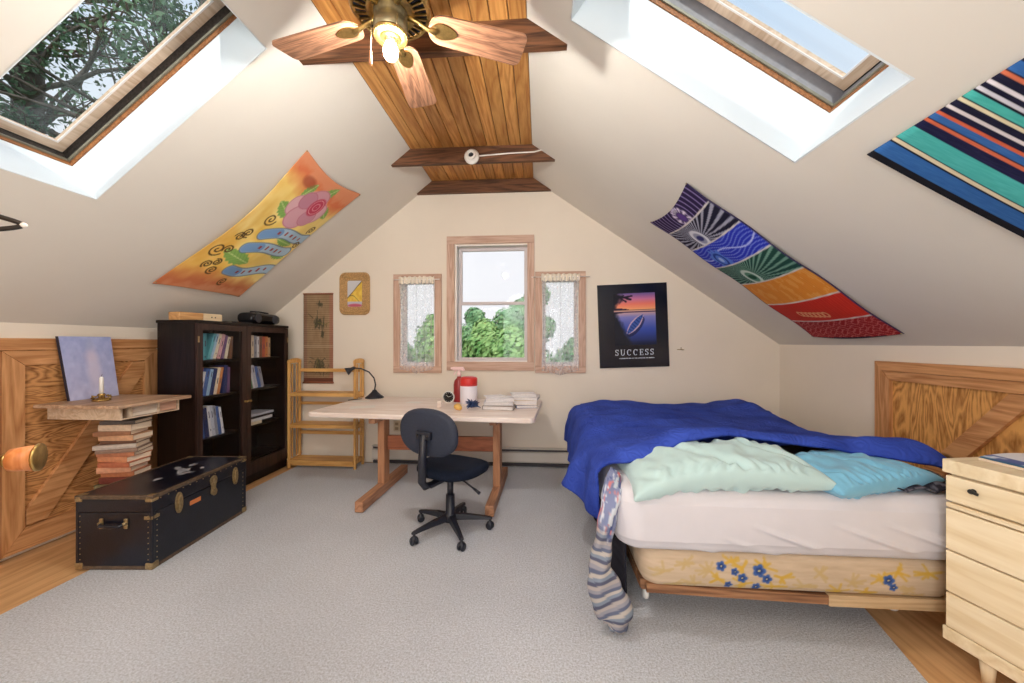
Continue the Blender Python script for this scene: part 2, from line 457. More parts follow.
# ------------------------------------------------------------------ gable windows
def casing(mb_x, mb_z, x0, x1, z0, z1, w_top, w_bot, w_l, w_r, y, t):
    mb_x.box(((x0 + x1) / 2, y - t / 2, z1 - w_top / 2), (x1 - x0, t, w_top), bevel=0.003)
    mb_x.box(((x0 + x1) / 2, y - t / 2, z0 + w_bot / 2), (x1 - x0, t, w_bot), bevel=0.003)
    mb_z.box((x0 + w_l / 2, y - t / 2, (z0 + w_bot + z1 - w_top) / 2), (w_l, t, z1 - z0 - w_top - w_bot - 0.002), bevel=0.003)
    mb_z.box((x1 - w_r / 2, y - t / 2, (z0 + w_bot + z1 - w_top) / 2), (w_r, t, z1 - z0 - w_top - w_bot - 0.002), bevel=0.003)
def window(name, cas, wt, op, jamb, sashes):
    r = thing(name, None, None, ((cas[0] + cas[1]) / 2, YB, cas[2]), kind='structure')
    mx, mz = MB().mat(casing_wood_x), MB().mat(casing_wood)
    casing(mx, mz, cas[0], cas[1], cas[2], cas[3], *wt, YB - 0.001, 0.022)
    mx.build('casing', None, r, W=True); mz.build('casing', None, r, W=True)
    x0, x1, z0, z1 = op
    j = MB().mat(trim_white); t = 0.012; yc = YB + WT / 2
    j.box((x0 + t / 2, yc, (z0 + z1) / 2), (t, WT, z1 - z0)); j.box((x1 - t / 2, yc, (z0 + z1) / 2), (t, WT, z1 - z0))
    j.box(((x0 + x1) / 2, yc, z0 + t / 2), (x1 - x0 - 2 * t, WT, t)); j.box(((x0 + x1) / 2, yc, z1 - t / 2), (x1 - x0 - 2 * t, WT, t))
    j.build('jamb', None, r, W=True)
    for (a, b, c, d, y, w) in sashes:
        s = MB().mat(jamb)
        s.box((a + w / 2, y, (c + d) / 2), (w, 0.03, d - c)); s.box((b - w / 2, y, (c + d) / 2), (w, 0.03, d - c))
        s.box(((a + b) / 2, y, c + w / 2), (b - a - 2 * w, 0.03, w)); s.box(((a + b) / 2, y, d - w / 2), (b - a - 2 * w, 0.03, w))
        so = s.build('sash', None, r, W=True)
        g = MB().mat(clear).box(((a + b) / 2, y, (c + d) / 2), (b - a - 2 * w + 0.004, 0.005, d - c - 2 * w + 0.004)).build('glass', None, so, W=True)
    return r
sash_m = pbr('pale sash paint', S(206, 196, 196), 0.5)
window('window_1', (-1.02, -0.062, 1.03, 2.498), (0.085, 0.095, 0.085, 0.075), WC, sash_m,
       [(-0.905, -0.14, 1.755, 2.392, YB + 0.11, 0.035), (-0.905, -0.14, 1.137, 1.785, YB + 0.075, 0.032)])
window('window_2', (-1.62, -1.078, 1.0, 2.09), (0.055, 0.075, 0.075, 0.075), WLf, sash_m, [(-1.533, -1.162, 1.087, 2.023, YB + 0.09, 0.03)])
window('window_3', (-0.052, 0.487, 1.008, 2.098), (0.055, 0.075, 0.075, 0.075), WRt, sash_m, [(0.032, 0.40, 1.092, 2.028, YB + 0.09, 0.03)])
# window added in the unseen near wall to carry a fill light
r = thing('added_window', None, None, (-0.5, YN, 0.9), kind='structure')
mx, mz = MB().mat(casing_wood_x), MB().mat(casing_wood)
casing(mx, mz, NW[0] - 0.08, NW[1] + 0.08, NW[2] - 0.08, NW[3] + 0.08, 0.08, 0.08, 0.08, 0.08, YN + 0.023, 0.022)
mx.build('casing', None, r, W=True); mz.build('casing', None, r, W=True)
MB().mat(trim_white).box((-0.5, YN - 0.08, 1.6), (0.05, 0.05, 1.4)).build('mullion', None, r, W=True)

# lace curtains
def lace_mat():
    m, nt, b = newmat('white lace'); nt.nodes.remove(b)
    out = nt.nodes['Material Output']
    tc = nt.nodes.new('ShaderNodeTexCoord')
    mp = nt.nodes.new('ShaderNodeMapping'); mp.inputs['Scale'].default_value = (1, 0.3, 1)
    nt.links.new(tc.outputs['Object'], mp.inputs['Vector'])
    n = nt.nodes.new('ShaderNodeTexNoise'); n.inputs['Scale'].default_value = 26; n.inputs['Detail'].default_value = 3
    n2 = nt.nodes.new('ShaderNodeTexVoronoi'); n2.feature = 'DISTANCE_TO_EDGE'; n2.inputs['Scale'].default_value = 34
    for q in (n, n2): nt.links.new(mp.outputs[0], q.inputs['Vector'])
    r1 = nt.nodes.new('ShaderNodeValToRGB'); r1.color_ramp.elements[0].position = 0.42; r1.color_ramp.elements[1].position = 0.56
    r1.color_ramp.elements[0].color = (0.24, 0.24, 0.24, 1); r1.color_ramp.elements[1].color = (0.42, 0.42, 0.42, 1)
    nt.links.new(n.outputs['Fac'], r1.inputs['Fac'])
    d = nt.nodes.new('ShaderNodeBsdfDiffuse'); d.inputs['Color'].default_value = (0.94, 0.94, 0.95, 1)
    tl = nt.nodes.new('ShaderNodeBsdfTranslucent'); tl.inputs['Color'].default_value = (0.97, 0.97, 0.99, 1)
    tp = nt.nodes.new('ShaderNodeBsdfTransparent')
    m1 = nt.nodes.new('ShaderNodeMixShader'); m1.inputs[0].default_value = 0.68
    m2 = nt.nodes.new('ShaderNodeMixShader')
    nt.links.new(d.outputs[0], m1.inputs[1]); nt.links.new(tl.outputs[0], m1.inputs[2])
    nt.links.new(r1.outputs['Color'], m2.inputs[0]); nt.links.new(tp.outputs[0], m2.inputs[1]); nt.links.new(m1.outputs[0], m2.inputs[2])
    nt.links.new(m2.outputs[0], out.inputs['Surface'])
    return m
lace = lace_mat()
def curtain(x0, x1, z0, z1, label, ph, rod):
    r = thing('lace_curtain', label, 'curtain', ((x0 + x1) / 2, YB - 0.04, z0), group='lace curtains')
    xc = (x0 + x1) / 2
    def panel(a, b, sgn):
        def fn(u, v):
            z = z1 - (z1 - z0) * v
            w = 1 - 0.10 * math.sin(PI * min(v * 1.05, 1)) - 0.25 * max(0, v - 0.85)
            x = xc + ((a + (b - a) * u) - xc) * w
            y = YB - 0.045 + 0.012 * math.sin(u * 16 + ph + 2 * v) * (0.6 + 0.4 * v) + 0.006 * math.sin(u * 31 + ph)
            zz = z - (0.05 * u if sgn < 0 else 0.05 * (1 - u)) * max(0, v - 0.7) / 0.3
            return (x, y, zz)
        return fn
    grid('panel', 26, 40, panel(x0, xc + 0.008, -1), lace, r, W=True)
    grid('panel', 26, 40, panel(xc - 0.008, x1, 1), lace, r, W=True)
    # gathered heading
    def head(u, v):
        return (x0 + (x1 - x0) * u, YB - 0.052 + 0.010 * math.sin(u * 60 + ph), z1 + 0.035 - 0.075 * v + 0.006 * math.sin(u * 45))
    grid('valance', 60, 5, head, pbr('cream lace heading', S(232, 222, 206), 0.9), r, thick=0.004, W=True)
    MB().mat(trim_white).tube([(rod[0], YB - 0.05, z1 + 0.005), (rod[1], YB - 0.05, z1 + 0.005)], 0.005).build('rod', None, r, W=True)
curtain(-1.548, -1.15, 1.045, 2.02, 'white lace curtain on the small window beside the wicker framed picture', 0.3, (-1.60, -1.09))
curtain(0.012, 0.42, 1.035, 2.03, 'white lace curtain on the small window beside the black success poster', 1.7, (-0.09, 0.53))

# ------------------------------------------------------------------ skylights
orange_wood = wood('stained skylight liner', S(112, 66, 34), S(164, 108, 64), 'Y', 3.0, 0.5, knots=False)
tan_sash = wood('pale skylight sash', S(188, 160, 134), S(216, 194, 172), 'Y', 1.0, 0.5, knots=False)
olive = pbr('olive grey skylight rail', S(132, 128, 112), 0.4, 0.3, noise=0.15, nscale=30)
grime = pbr('dirty skylight channel', S(62, 56, 52), 0.8, noise=0.5, nscale=60, bump=0.4, bscale=150)
greychan = pbr('grey skylight channel', S(140, 140, 146), 0.6, noise=0.1, nscale=30)
def skylight(name, on, s01, T, chan, goff):
    r = thing(name, None, None, tuple(on((OY[0] + OY[1]) / 2, (s01[0] + s01[1]) / 2)), kind='structure')
    y0, y1 = OY; s0, s1 = s01
    e = 0.004
    def ring(mb, ins0, ins1, o0, o1):
        """rectangular ring between inset ins0 (outer) and ins1 (inner), spanning offsets o0..o1 along the roof normal"""
        def P(y, s, o): return on(y, s, o)
        qs = [((y0 + ins0, s0 + ins0), (y1 - ins0, s0 + ins0), (y1 - ins1, s0 + ins1), (y0 + ins1, s0 + ins1)),
              ((y1 - ins0, s0 + ins0), (y1 - ins0, s1 - ins0), (y1 - ins1, s1 - ins1), (y1 - ins1, s0 + ins1)),
              ((y1 - ins0, s1 - ins0), (y0 + ins0, s1 - ins0), (y0 + ins1, s1 - ins1), (y1 - ins1, s1 - ins1)),
              ((y0 + ins0, s1 - ins0), (y0 + ins0, s0 + ins0), (y0 + ins1, s0 + ins1), (y0 + ins1, s1 - ins1))]
        for q in qs:
            a = [P(y, s, o0) for y, s in q] + [P(y, s, o1) for y, s in q]
            mb.verts_faces(a, [[0, 1, 2, 3], [7, 6, 5, 4], [0, 4, 5, 1], [1, 5, 6, 2], [2, 6, 7, 3], [3, 7, 4, 0]])
    m = MB().mat(white_paint); ring(m, -0.004, 0.004, 0.0, T); m.build('reveal', None, r, W=True)
    m = MB().mat(orange_wood); ring(m, -0.03, 0.010, T + 0.001, T + 0.022); m.build('liner', None, r, W=True)
    m = MB().mat(olive); ring(m, -0.03, 0.018, T + 0.023, T + 0.034); m.build('rail', None, r, W=True)
    m = MB().mat(chan); ring(m, -0.03, 0.006, T + 0.035, goff - 0.006); m.build('channel', None, r, W=True)
    m = MB().mat(tan_sash); ring(m, 0.014, 0.062, goff - 0.014, goff + 0.012); so = m.build('sash', None, r, W=True)
    m = MB().mat(trim_white); ring(m, 0.060, 0.068, goff - 0.017, goff - 0.012); m.build('glazing_bead', None, so, W=True)
    m = MB().mat(dark_metal); ring(m, -0.08, 0.02, goff + 0.013, goff + 0.04); m.build('flashing', None, r, W=True)
    q = [(y0 + 0.068, s0 + 0.068), (y1 - 0.068, s0 + 0.068), (y1 - 0.068, s1 - 0.068), (y0 + 0.068, s1 - 0.068)]
    a = [on(y, s, goff) for y, s in q] + [on(y, s, goff + 0.006) for y, s in q]
    MB().mat(sky_glass).verts_faces(a, [[0, 1, 2, 3], [7, 6, 5, 4], [0, 4, 5, 1], [1, 5, 6, 2], [2, 6, 7, 3], [3, 7, 4, 0]]).build('glass', None, so, W=True)
    # latch on the low rail
    lm = MB().mat(trim_white)
    c = on((y0 + y1) / 2 - 0.04, s1 - 0.015, T + 0.03)
    lm.tube([c + Vector((0, -0.03, 0)), c + Vector((0, 0.03, 0))], 0.012, 10)
    lm.tube([c, on((y0 + y1) / 2 - 0.04, s1 - 0.05, T + 0.0)], 0.008, 8)
    lm.build('latch', None, r, W=True)
skylight('window_4', onL, LS, TL, grime, 0.335)
skylight('window_5', onR, RS, TR, greychan, 0.40)

# ------------------------------------------------------------------ baseboard heater, outlet
r = thing('baseboard_heater', 'long cream baseboard heater along the wall below the windows', 'heater', (0.2, YB - 0.035, 0))
MB().mat(heater_white).prism([(0, 0.035), (0.045, 0.045), (0.055, 0.06), (0.055, 0.155), (0.03, 0.165), (0, 0.165)], (-1.85, YB - 0.002, 0), (0, -1, 0), (0, 0, 1), (4.25, 0, 0)).build('front_panel', None, r, W=True)
MB().mat(heater_white).box((0.275, YB - 0.033, 0.196), (4.25, 0.062, 0.008)).build('top_lip', None, r, W=True)
MB().mat(heater_dark).box((0.275, YB - 0.022, 0.178), (4.24, 0.03, 0.03)).build('vent_slot', None, r, W=True)
MB().mat(heater_dark).box((0.275, YB - 0.02, 0.019), (4.24, 0.03, 0.028)).build('lower_slot', None, r, W=True)
r = thing('wall_outlet', 'almond wall outlet below the window behind the desk', 'outlet', (-1.585, YB - 0.004, 0.35))
bev(MB().mat(pbr('almond plastic', S(206, 190, 160), 0.4)).box((-1.585, YB - 0.005, 0.407), (0.075, 0.008, 0.115)).build('plate', None, r, W=True), 0.003)
for dz in (-0.026, 0.026):
    MB().mat(pbr('dark almond', S(150, 130, 104), 0.4)).box((-1.585, YB - 0.0105, 0.407 + dz), (0.036, 0.004, 0.03)).build('socket', None, r, W=True)

# ------------------------------------------------------------------ barn doors on the knee walls, open room door
def board(mb, y0, y1, z0, z1, x0, x1, bevel=0.003):
    mb.box(((x0 + x1) / 2, (y0 + y1) / 2, (z0 + z1) / 2), (abs(x1 - x0), y1 - y0, z1 - z0), bevel=bevel)
d = thing('door_1', None, None, (XL, 2.5, 0), kind='structure')
xw = XL + 0.001
m = MB().mat(ply_y); board(m, 2.02, 3.0, 0.02, 1.29, xw, xw + 0.012, 0); m.build('panel', None, d, W=True)
m = MB().mat(pine_y); board(m, 1.92, 3.03, 1.285, 1.36, xw, xw + 0.026); m.build('casing', None, d, W=True)
m = MB().mat(pine_z); board(m, 1.92, 2.05, 0.0, 1.285, xw, xw + 0.03); m.build('casing', None, d, W=True)
f = lambda pts, mt: MB().mat(mt).prism(pts, (xw + 0.0125, 0, 0), (0, 1, 0), (0, 0, 1), (0.02, 0, 0)).build('frame_board', None, d, W=True)
f([(2.06, 1.28), (3.0, 1.28), (2.89, 1.19), (2.165, 1.19)], pine_y)
f([(2.06, 1.278), (2.163, 1.188), (2.163, 0.17), (2.06, 0.03)], pine_z)
f([(3.0, 1.278), (2.892, 1.188), (2.892, 0.17), (3.0, 0.03)], pine_z)
f([(2.062, 0.028), (2.165, 0.165), (2.89, 0.165), (2.998, 0.028)], pine_y)
MB().mat(pine_y).prism([(2.17, 0.18), (2.27, 0.18), (2.888, 1.10), (2.888, 1.18), (2.80, 1.18), (2.17, 0.27)], (xw + 0.013, 0, 0), (0, 1, 0), (0, 0, 1), (0.022, 0, 0)).build('brace', None, d, W=True)

d = thing('door_2', None, None, (XR, 2.4, 0), kind='structure')
xw = XR - 0.001
m = MB().mat(ply_z); board(m, 1.5, 2.93, 0.04, 1.19, xw - 0.012, xw, 0); m.build('panel', None, d, W=True)
f = lambda pts, mt, t=0.02: MB().mat(mt).prism(pts, (xw - 0.0125, 0, 0), (0, 1, 0), (0, 0, 1), (-t, 0, 0)).build('frame_board', None, d, W=True)
f([(2.955, 1.20), (1.45, 1.20), (1.5, 1.135), (2.90, 1.135)], pine_y, 0.028)
f([(2.898, 1.132), (1.5, 1.132), (1.55, 1.07), (2.84, 1.07)], pine_y)
f([(2.957, 1.198), (2.842, 1.068), (2.842, 0.1), (2.957, 0.02)], pine_z, 0.024)
f([(1.45, 1.198), (1.56, 1.068), (1.56, 0.1), (1.45, 0.02)], pine_z, 0.024)
f([(2.955, 0.018), (2.842, 0.098), (1.56, 0.098), (1.45, 0.018)], pine_y)
MB().mat(pine_y).prism([(2.16, 1.066), (2.04, 1.066), (2.80, 0.14), (2.838, 0.14), (2.838, 0.26)], (xw - 0.013, 0, 0), (0, 1, 0), (0, 0, 1), (-0.024, 0, 0)).build('brace', None, d, W=True)

# room door standing open at the near left, seen on its edge
hx, hy = -0.80, 0.08; ex, ey = -1.268, 0.795
dv = Vector((ex - hx, ey - hy, 0)); dl = dv.length; dv.normalize(); nv = Vector((dv.y, -dv.x, 0))
d = thing('door_3', None, None, (hx, hy, 0), kind='structure')
slabm = wood('pale pine door', S(190, 146, 104), S(220, 180, 138), 'Z', 1.0, 0.45, knots=False)
M3 = Matrix((dv, -nv, Vector((0, 0, 1)))).transposed()
MB().mat(slabm).box(Vector((hx, hy, 1.02)) + dv * dl / 2 - nv * 0.018, (dl, 0.036, 2.0), M3, 0.003).build('slab', None, d, W=True)
kp = Vector((ex, ey, 1.066)) - dv * 0.06
Mk = Matrix((dv, Vector((0, 0, 1)), nv)).transposed().to_4x4()
dh = MB().mat(brass).lathe([(0.034, 0), (0.034, 0.005), (0.028, 0.014), (0.015, 0.02), (0.012, 0.036), (0.016, 0.043), (0.02, 0.047), (0.0, 0.048)], kp, 20, Mk)
hd = dh.build('door_knob', None, d, W=True)
MB().mat(wood('orange wood knob', S(206, 120, 62), S(226, 148, 90), 'Z', 2, 0.35, knots=False)).lathe([(0.018, 0.048), (0.024, 0.05), (0.026, 0.06), (0.029, 0.09), (0.0, 0.091)], kp, 20, Mk).build('grip', None, hd, W=True)
MB().mat(brass).lathe([(0.0295, 0.0905), (0.0315, 0.092), (0.0315, 0.096), (0.027, 0.0975), (0.0, 0.098)], kp, 20, Mk).build('end_cap', None, hd, W=True)
hk = Vector((ex, ey, 1.605)) - dv * 0.03
pts = [hk + nv * (0.004 + 0.05 * math.sin(PI * t)) + Vector((0, 0, 0.022 * math.cos(2 * PI * t) )) for t in [i / 16 for i in range(17)]]
hh = thing('coat_hook', 'small dark metal hook on the open door edge, white tipped', 'hook', tuple(hk))
MB().mat(dark_metal).tube([hk + nv * (0.002 + 0.054 * math.cos(a) ** 1.0) + Vector((0, 0, 0.018 * math.sin(a) * (1 - 0.45 * math.cos(a)))) for a in np.linspace(-PI / 2, PI / 2, 17)], 0.0055).build('hook_wire', None, hh, W=True)
MB().mat(white_ceramic).ball(hk + nv * 0.058, 0.007).build('tip', None, hh, W=True)

# ------------------------------------------------------------------ ceiling fan
FC = Vector((-0.628, 1.561, 0)); FZ = 2.70
fan = thing('ceiling_fan', 'brown bladed brass ceiling fan with a lit bare bulb, hung below the plank strip', 'ceiling fan', (FC.x, FC.y, FZ))
MB().mat(brass).lathe([(0.0, 0.40), (0.075, 0.398), (0.075, 0.37), (0.04, 0.32), (0.018, 0.31), (0.018, 0.2)], seg=28).build('canopy', None, fan)
MB().mat(brass).lathe([(0.018, 0.215), (0.06, 0.21), (0.13, 0.185), (0.155, 0.15), (0.158, 0.07), (0.15, 0.05), (0.06, 0.045)], seg=40).build('motor_housing', None, fan)
mb = MB().mat(brass)
mb.lathe([(0.15, 0.05), (0.162, 0.045), (0.166, 0.035), (0.160, 0.026), (0.15, 0.026)], seg=40, closed=True)
mb.lathe([(0.085, 0.035), (0.10, 0.03), (0.10, 0.018), (0.07, 0.018)], seg=40, closed=True)
for k in range(30):
    an = 2 * PI * k / 30
    mb.bar((0.095 * math.cos(an), 0.095 * math.sin(an), 0.026), (0.155 * math.cos(an), 0.155 * math.sin(an), 0.034), 0.007, 0.008)
mb.build('vent_ring', None, fan)
MB().mat(pbr('dark vent interior', S(28, 32, 44), 0.7)).lathe([(0.0, 0.0425), (0.15, 0.0425), (0.15, 0.038), (0.0, 0.038)], seg=30).build('vent_backing', None, fan)
HUP = 0.016
antique = pbr('antique brass switch housing', S(138, 128, 100), 0.4, 0.8, noise=0.15, nscale=40)
MB().mat(antique).lathe([(0.0, 0.03), (0.066, 0.03), (0.07, 0.02), (0.068, -0.02), (0.064, -0.03), (0.070, -0.038), (0.070, -0.085), (0.060, -0.092), (0.0, -0.092)], seg=32).build('switch_housing', None, fan).location.z = HUP
mb = MB().mat(brass)
mb.lathe([(0.070, -0.086), (0.072, -0.092), (0.066, -0.100), (0.05, -0.100)], seg=32)
for k in range(28):
    an = 2 * PI * k / 28
    mb.ball((0.066 * math.cos(an), 0.066 * math.sin(an), -0.096), 0.0055, sub=1)
mb.lathe([(0.0, -0.09), (0.05, -0.094), (0.035, -0.108), (0.024, -0.112), (0.024, -0.125), (0.0, -0.125)], seg=24)
mb.build('light_fitter', None, fan).location.z = HUP
bulb_m = bpy.data.materials.new('lit bulb'); bulb_m.use_nodes = True
nt = bulb_m.node_tree; nt.nodes.remove(nt.nodes['Principled BSDF'])
em = nt.nodes.new('ShaderNodeEmission'); em.inputs['Color'].default_value = (1.0, 0.955, 0.89, 1); em.inputs['Strength'].default_value = 1300
nt.links.new(em.outputs[0], nt.nodes['Material Output'].inputs['Surface'])
bb = MB().mat(bulb_m).lathe([(0.0, -0.103), (0.014, -0.104), (0.016, -0.118), (0.026, -0.140), (0.030, -0.157), (0.028, -0.174), (0.020, -0.187), (0.008, -0.193), (0.0, -0.194)], seg=20).build('bulb', None, fan); bb.location.z = HUP
for k in range(5):
    an = R(22 + 72 * k)
    M = Matrix.Rotation(R(-11), 4, 'X')
    pl = [(0.215 - 0.06 * math.sin(t * PI), -0.066 * math.cos(t * PI)) for t in np.linspace(0, 1, 13)][::-1]
    tip = [(0.56, -0.080)] + [(0.56 + 0.032 * math.sin(t), -0.048 - 0.032 * math.cos(t)) for t in np.linspace(0.2, PI / 2, 5)] + [(0.56 + 0.032 * math.cos(t), 0.048 + 0.032 * math.sin(t)) for t in np.linspace(0, PI / 2, 6)]
    outline = pl + tip
    mb = MB().mat(blade_wood)
    n = len(outline)
    lo = [M @ Vector((x, y, -0.004)) for x, y in outline]; hi = [M @ Vector((x, y, 0.004)) for x, y in outline]
    mb.verts_faces(lo + hi, [list(range(n))[::-1], list(range(n, 2 * n))] + [[i, (i + 1) % n, (i + 1) % n + n, i + n] for i in range(n)])
    bl = mb.build('blade', None, fan); bl.rotation_euler = (0, 0, an)
    ib = MB().mat(brass)
    ib.tube([Vector(p) for p in ((0.06, 0, 0.022), (0.11, 0, 0.010), (0.15, 0.004, -0.006), (0.19, 0, -0.009))], [0.013, 0.010, 0.009, 0.014], 8)
    ov = [(0.225 + 0.055 * math.cos(t), (0.034 - 0.008 * math.cos(t)) * math.sin(t)) for t in np.linspace(0, 2 * PI, 20, endpoint=False)]
    lo = [M @ Vector((x, y, -0.0085)) for x, y in ov]; hi = [M @ Vector((x, y, -0.0042)) for x, y in ov]
    ib.verts_faces(lo + hi, [list(range(20))[::-1], list(range(20, 40))] + [[i, (i + 1) % 20, (i + 1) % 20 + 20, i + 20] for i in range(20)])
    ib.build('blade_iron', None, bl)
for (cx, cy, l, mt, nm) in ((-0.064, -0.045, 0.135, pbr('orange wood fob', S(206, 140, 96), 0.5), 'a'), (0.05, -0.055, 0.05, brass, 'b')):
    ch = MB().mat(dull_brass).tube([(cx, cy, -0.03), (cx - 0.002, cy - 0.002, -0.03 - l)], 0.0016, 6).build('pull_chain', None, fan)
    MB().mat(mt).lathe([(0.0, 0), (0.004, -0.004), (0.006, -0.03), (0.0075, -0.06), (0.0, -0.065)] if nm == 'a' else [(0, 0), (0.005, -0.005), (0.0, -0.014)], (cx - 0.002, cy - 0.002, -0.03 - l), 10).build('fob', None, ch)

# porcelain lampholder with white cable on the second collar beam
ls = thing('lampholder', 'empty white porcelain lampholder screwed to the middle collar beam', 'lampholder', (-0.61, 3.384, 3.0))
My = Matrix.Rotation(R(90), 4, 'X') @ Matrix.Rotation(0, 4, 'Z')
MB().mat(white_ceramic).lathe([(0.0, 0.0), (0.066, 0.0), (0.068, 0.018), (0.055, 0.03), (0.040, 0.034), (0.038, 0.05), (0.044, 0.062), (0.036, 0.066), (0.026, 0.066), (0.024, 0.045), (0.0, 0.045)], (0, -0.001, 0), 26, My).build('porcelain_body', None, ls)
MB().mat(black_plastic).lathe([(0.0, 0.046), (0.022, 0.0465), (0.0, 0.047)], (0, -0.001, 0), 16, My).build('socket', None, ls)
MB().mat(white_ceramic).tube([(0.06, -0.012, 0.005), (0.15, -0.008, 0.012), (0.35, -0.007, 0.022), (0.56, -0.007, 0.026), (0.62, -0.008, 0.040), (0.70, -0.012, 0.028)], 0.006, 8).build('cable', None, ls)

# ------------------------------------------------------------------ trestle desk
DR_ = R(-4.2); DO = Vector((-1.96, 3.055, 0))        # near-left corner of the top
DT = 0.75
desk = thing('trestle_desk', 'pale topped wooden trestle desk below the gable windows', 'desk', tuple(DO), DR_)
DWd, DDp = 1.92, 0.97
top = MB().mat(desk_top_wood)
cr = 0.05
pl = []
for (cx, cy, a0) in ((cr, cr, 180), (DWd - cr, cr, 270), (DWd - cr, DDp - cr, 0), (cr, DDp - cr, 90)):
    pl += [(cx + cr * math.cos(R(a0 + 22.5 * k)), cy + cr * math.sin(R(a0 + 22.5 * k))) for k in range(5)]
top.prism(pl, (0, 0, DT - 0.042), (1, 0, 0), (0, 1, 0), (0, 0, 0.042))
bev(top.build('desk_top', None, desk), 0.008)
ui = Matrix.Rotation(-DR_, 4, 'Z')
def dloc(x, y, z): return ui @ (Vector((x, y, z)) - DO) if True else None
for px, sg in ((-1.412, 0), (-0.385, 1)):
    a = ui @ (Vector((px, 2.87, 0)) - DO); b = ui @ (Vector((px + 0.03, 3.80, 0)) - DO)
    a.z = b.z = 0.047
    bev(MB().mat(desk_wood_y).bar(a, b, 0.068, 0.085).build('foot', None, desk), 0.006)
    c = (a + b) / 2
    bev(MB().mat(desk_wood_z).box((c.x, c.y - 0.02, (0.09 + DT - 0.043) / 2), (0.062, 0.105, DT - 0.043 - 0.09)).build('leg', None, desk), 0.004)
    bev(MB().mat(desk_wood_y).box((c.x, c.y, DT - 0.072), (0.06, 0.46, 0.058)).build('top_bearer', None, desk), 0.004)
a = ui @ (Vector((-1.365, 3.325, 0)) - DO); b = ui @ (Vector((-0.40, 3.325, 0)) - DO)
a.z = b.z = 0.44
a.x += 0.005; b.x -= 0.005
MB().mat(desk_wood_x).bar(a, b, 0.035, 0.125).build('stretcher', None, desk)

# ------------------------------------------------------------------ office chair
CH = Vector((-0.633, 2.65, 0))
chair = thing('office_chair', 'small armless dark blue swivel chair pushed up to the desk', 'chair', tuple(CH))
fdir = R(66)                       # direction the sitter faces
F2 = Vector((math.cos(fdir), math.sin(fdir), 0)); S2 = Vector((math.sin(fdir), -math.cos(fdir), 0))
for k in range(5):
    an = R(10 + 72 * k); d = Vector((math.cos(an), math.sin(an), 0)); sd = Vector((-d.y, d.x, 0))
    mb = MB().mat(black_plastic)
    secs = [(0.03, 0.026, 0.085, 0.125), (0.12, 0.023, 0.082, 0.118), (0.24, 0.018, 0.076, 0.098), (0.285, 0.016, 0.070, 0.088), (0.297, 0.008, 0.072, 0.084)]
    vs = []
    for (r_, w, z0, z1) in secs:
        c = d * r_
        vs += [c - sd * w + Vector((0, 0, z0)), c + sd * w + Vector((0, 0, z0)), c + sd * w * 0.7 + Vector((0, 0, z1)), c - sd * w * 0.7 + Vector((0, 0, z1))]
    fs = [[0, 1, 2, 3], [19, 18, 17, 16]]
    for i in range(4):
        for j in range(4):
            fs.append([i * 4 + j, i * 4 + (j + 1) % 4, i * 4 + 4 + (j + 1) % 4, i * 4 + 4 + j])
    mb.verts_faces(vs, fs)
    arm = bev(mb.build('base_arm', None, chair), 0.003)
    cm = MB().mat(black_plastic)
    c = d * 0.28; ca = an + R(60 + 40 * k); ax = Vector((math.cos(ca), math.sin(ca), 0))
    Mx = Matrix((Vector((0, 0, 1)), ax.cross(Vector((0, 0, 1))), ax)).transposed().to_4x4()
    for sgn in (-1, 1):
        cm.lathe([(0.0, -0.009), (0.022, -0.009), (0.026, -0.005), (0.026, 0.005), (0.022, 0.009), (0.0, 0.009)], c + ax * sgn * 0.0135 + Vector((0, 0, 0.0265)), 18, Mx)
    cm.lathe([(0.0, 0.03), (0.024, 0.032), (0.022, 0.05), (0.009, 0.058), (0.008, 0.074), (0.0, 0.074)], c, 14)
    cm.build('caster', None, arm)
MB().mat(black_plastic).lathe([(0.0, 0.075), (0.05, 0.078), (0.045, 0.12), (0.032, 0.135), (0.031, 0.26), (0.0, 0.262)], seg=22).build('hub_column', None, chair)
MB().mat(black_plastic).lathe([(0.0, 0.255), (0.022, 0.258), (0.022, 0.385), (0.0, 0.385)], seg=18).build('gas_lift', None, chair)
mech = MB().mat(black_plastic).box(F2 * 0.0 + Vector((0, 0, 0.39)), (0.17, 0.12, 0.03), Matrix.Rotation(fdir, 3, 'Z'), 0.006).build('seat_plate', None, chair)
lv0 = S2 * 0.05 + Vector((0, 0, 0.385)); lv1 = S2 * 0.20 + F2 * 0.0 + Vector((0, 0, 0.335))
MB().mat(black_plastic).tube([lv0, S2 * 0.12 + Vector((0, 0, 0.372)), lv1], [0.006, 0.006, 0.006], 8).tube([lv1, lv1 + (lv1 - lv0).normalized() * 0.05 + Vector((0, 0, -0.008))], [0.009, 0.012], 10).build('height_lever', None, chair)
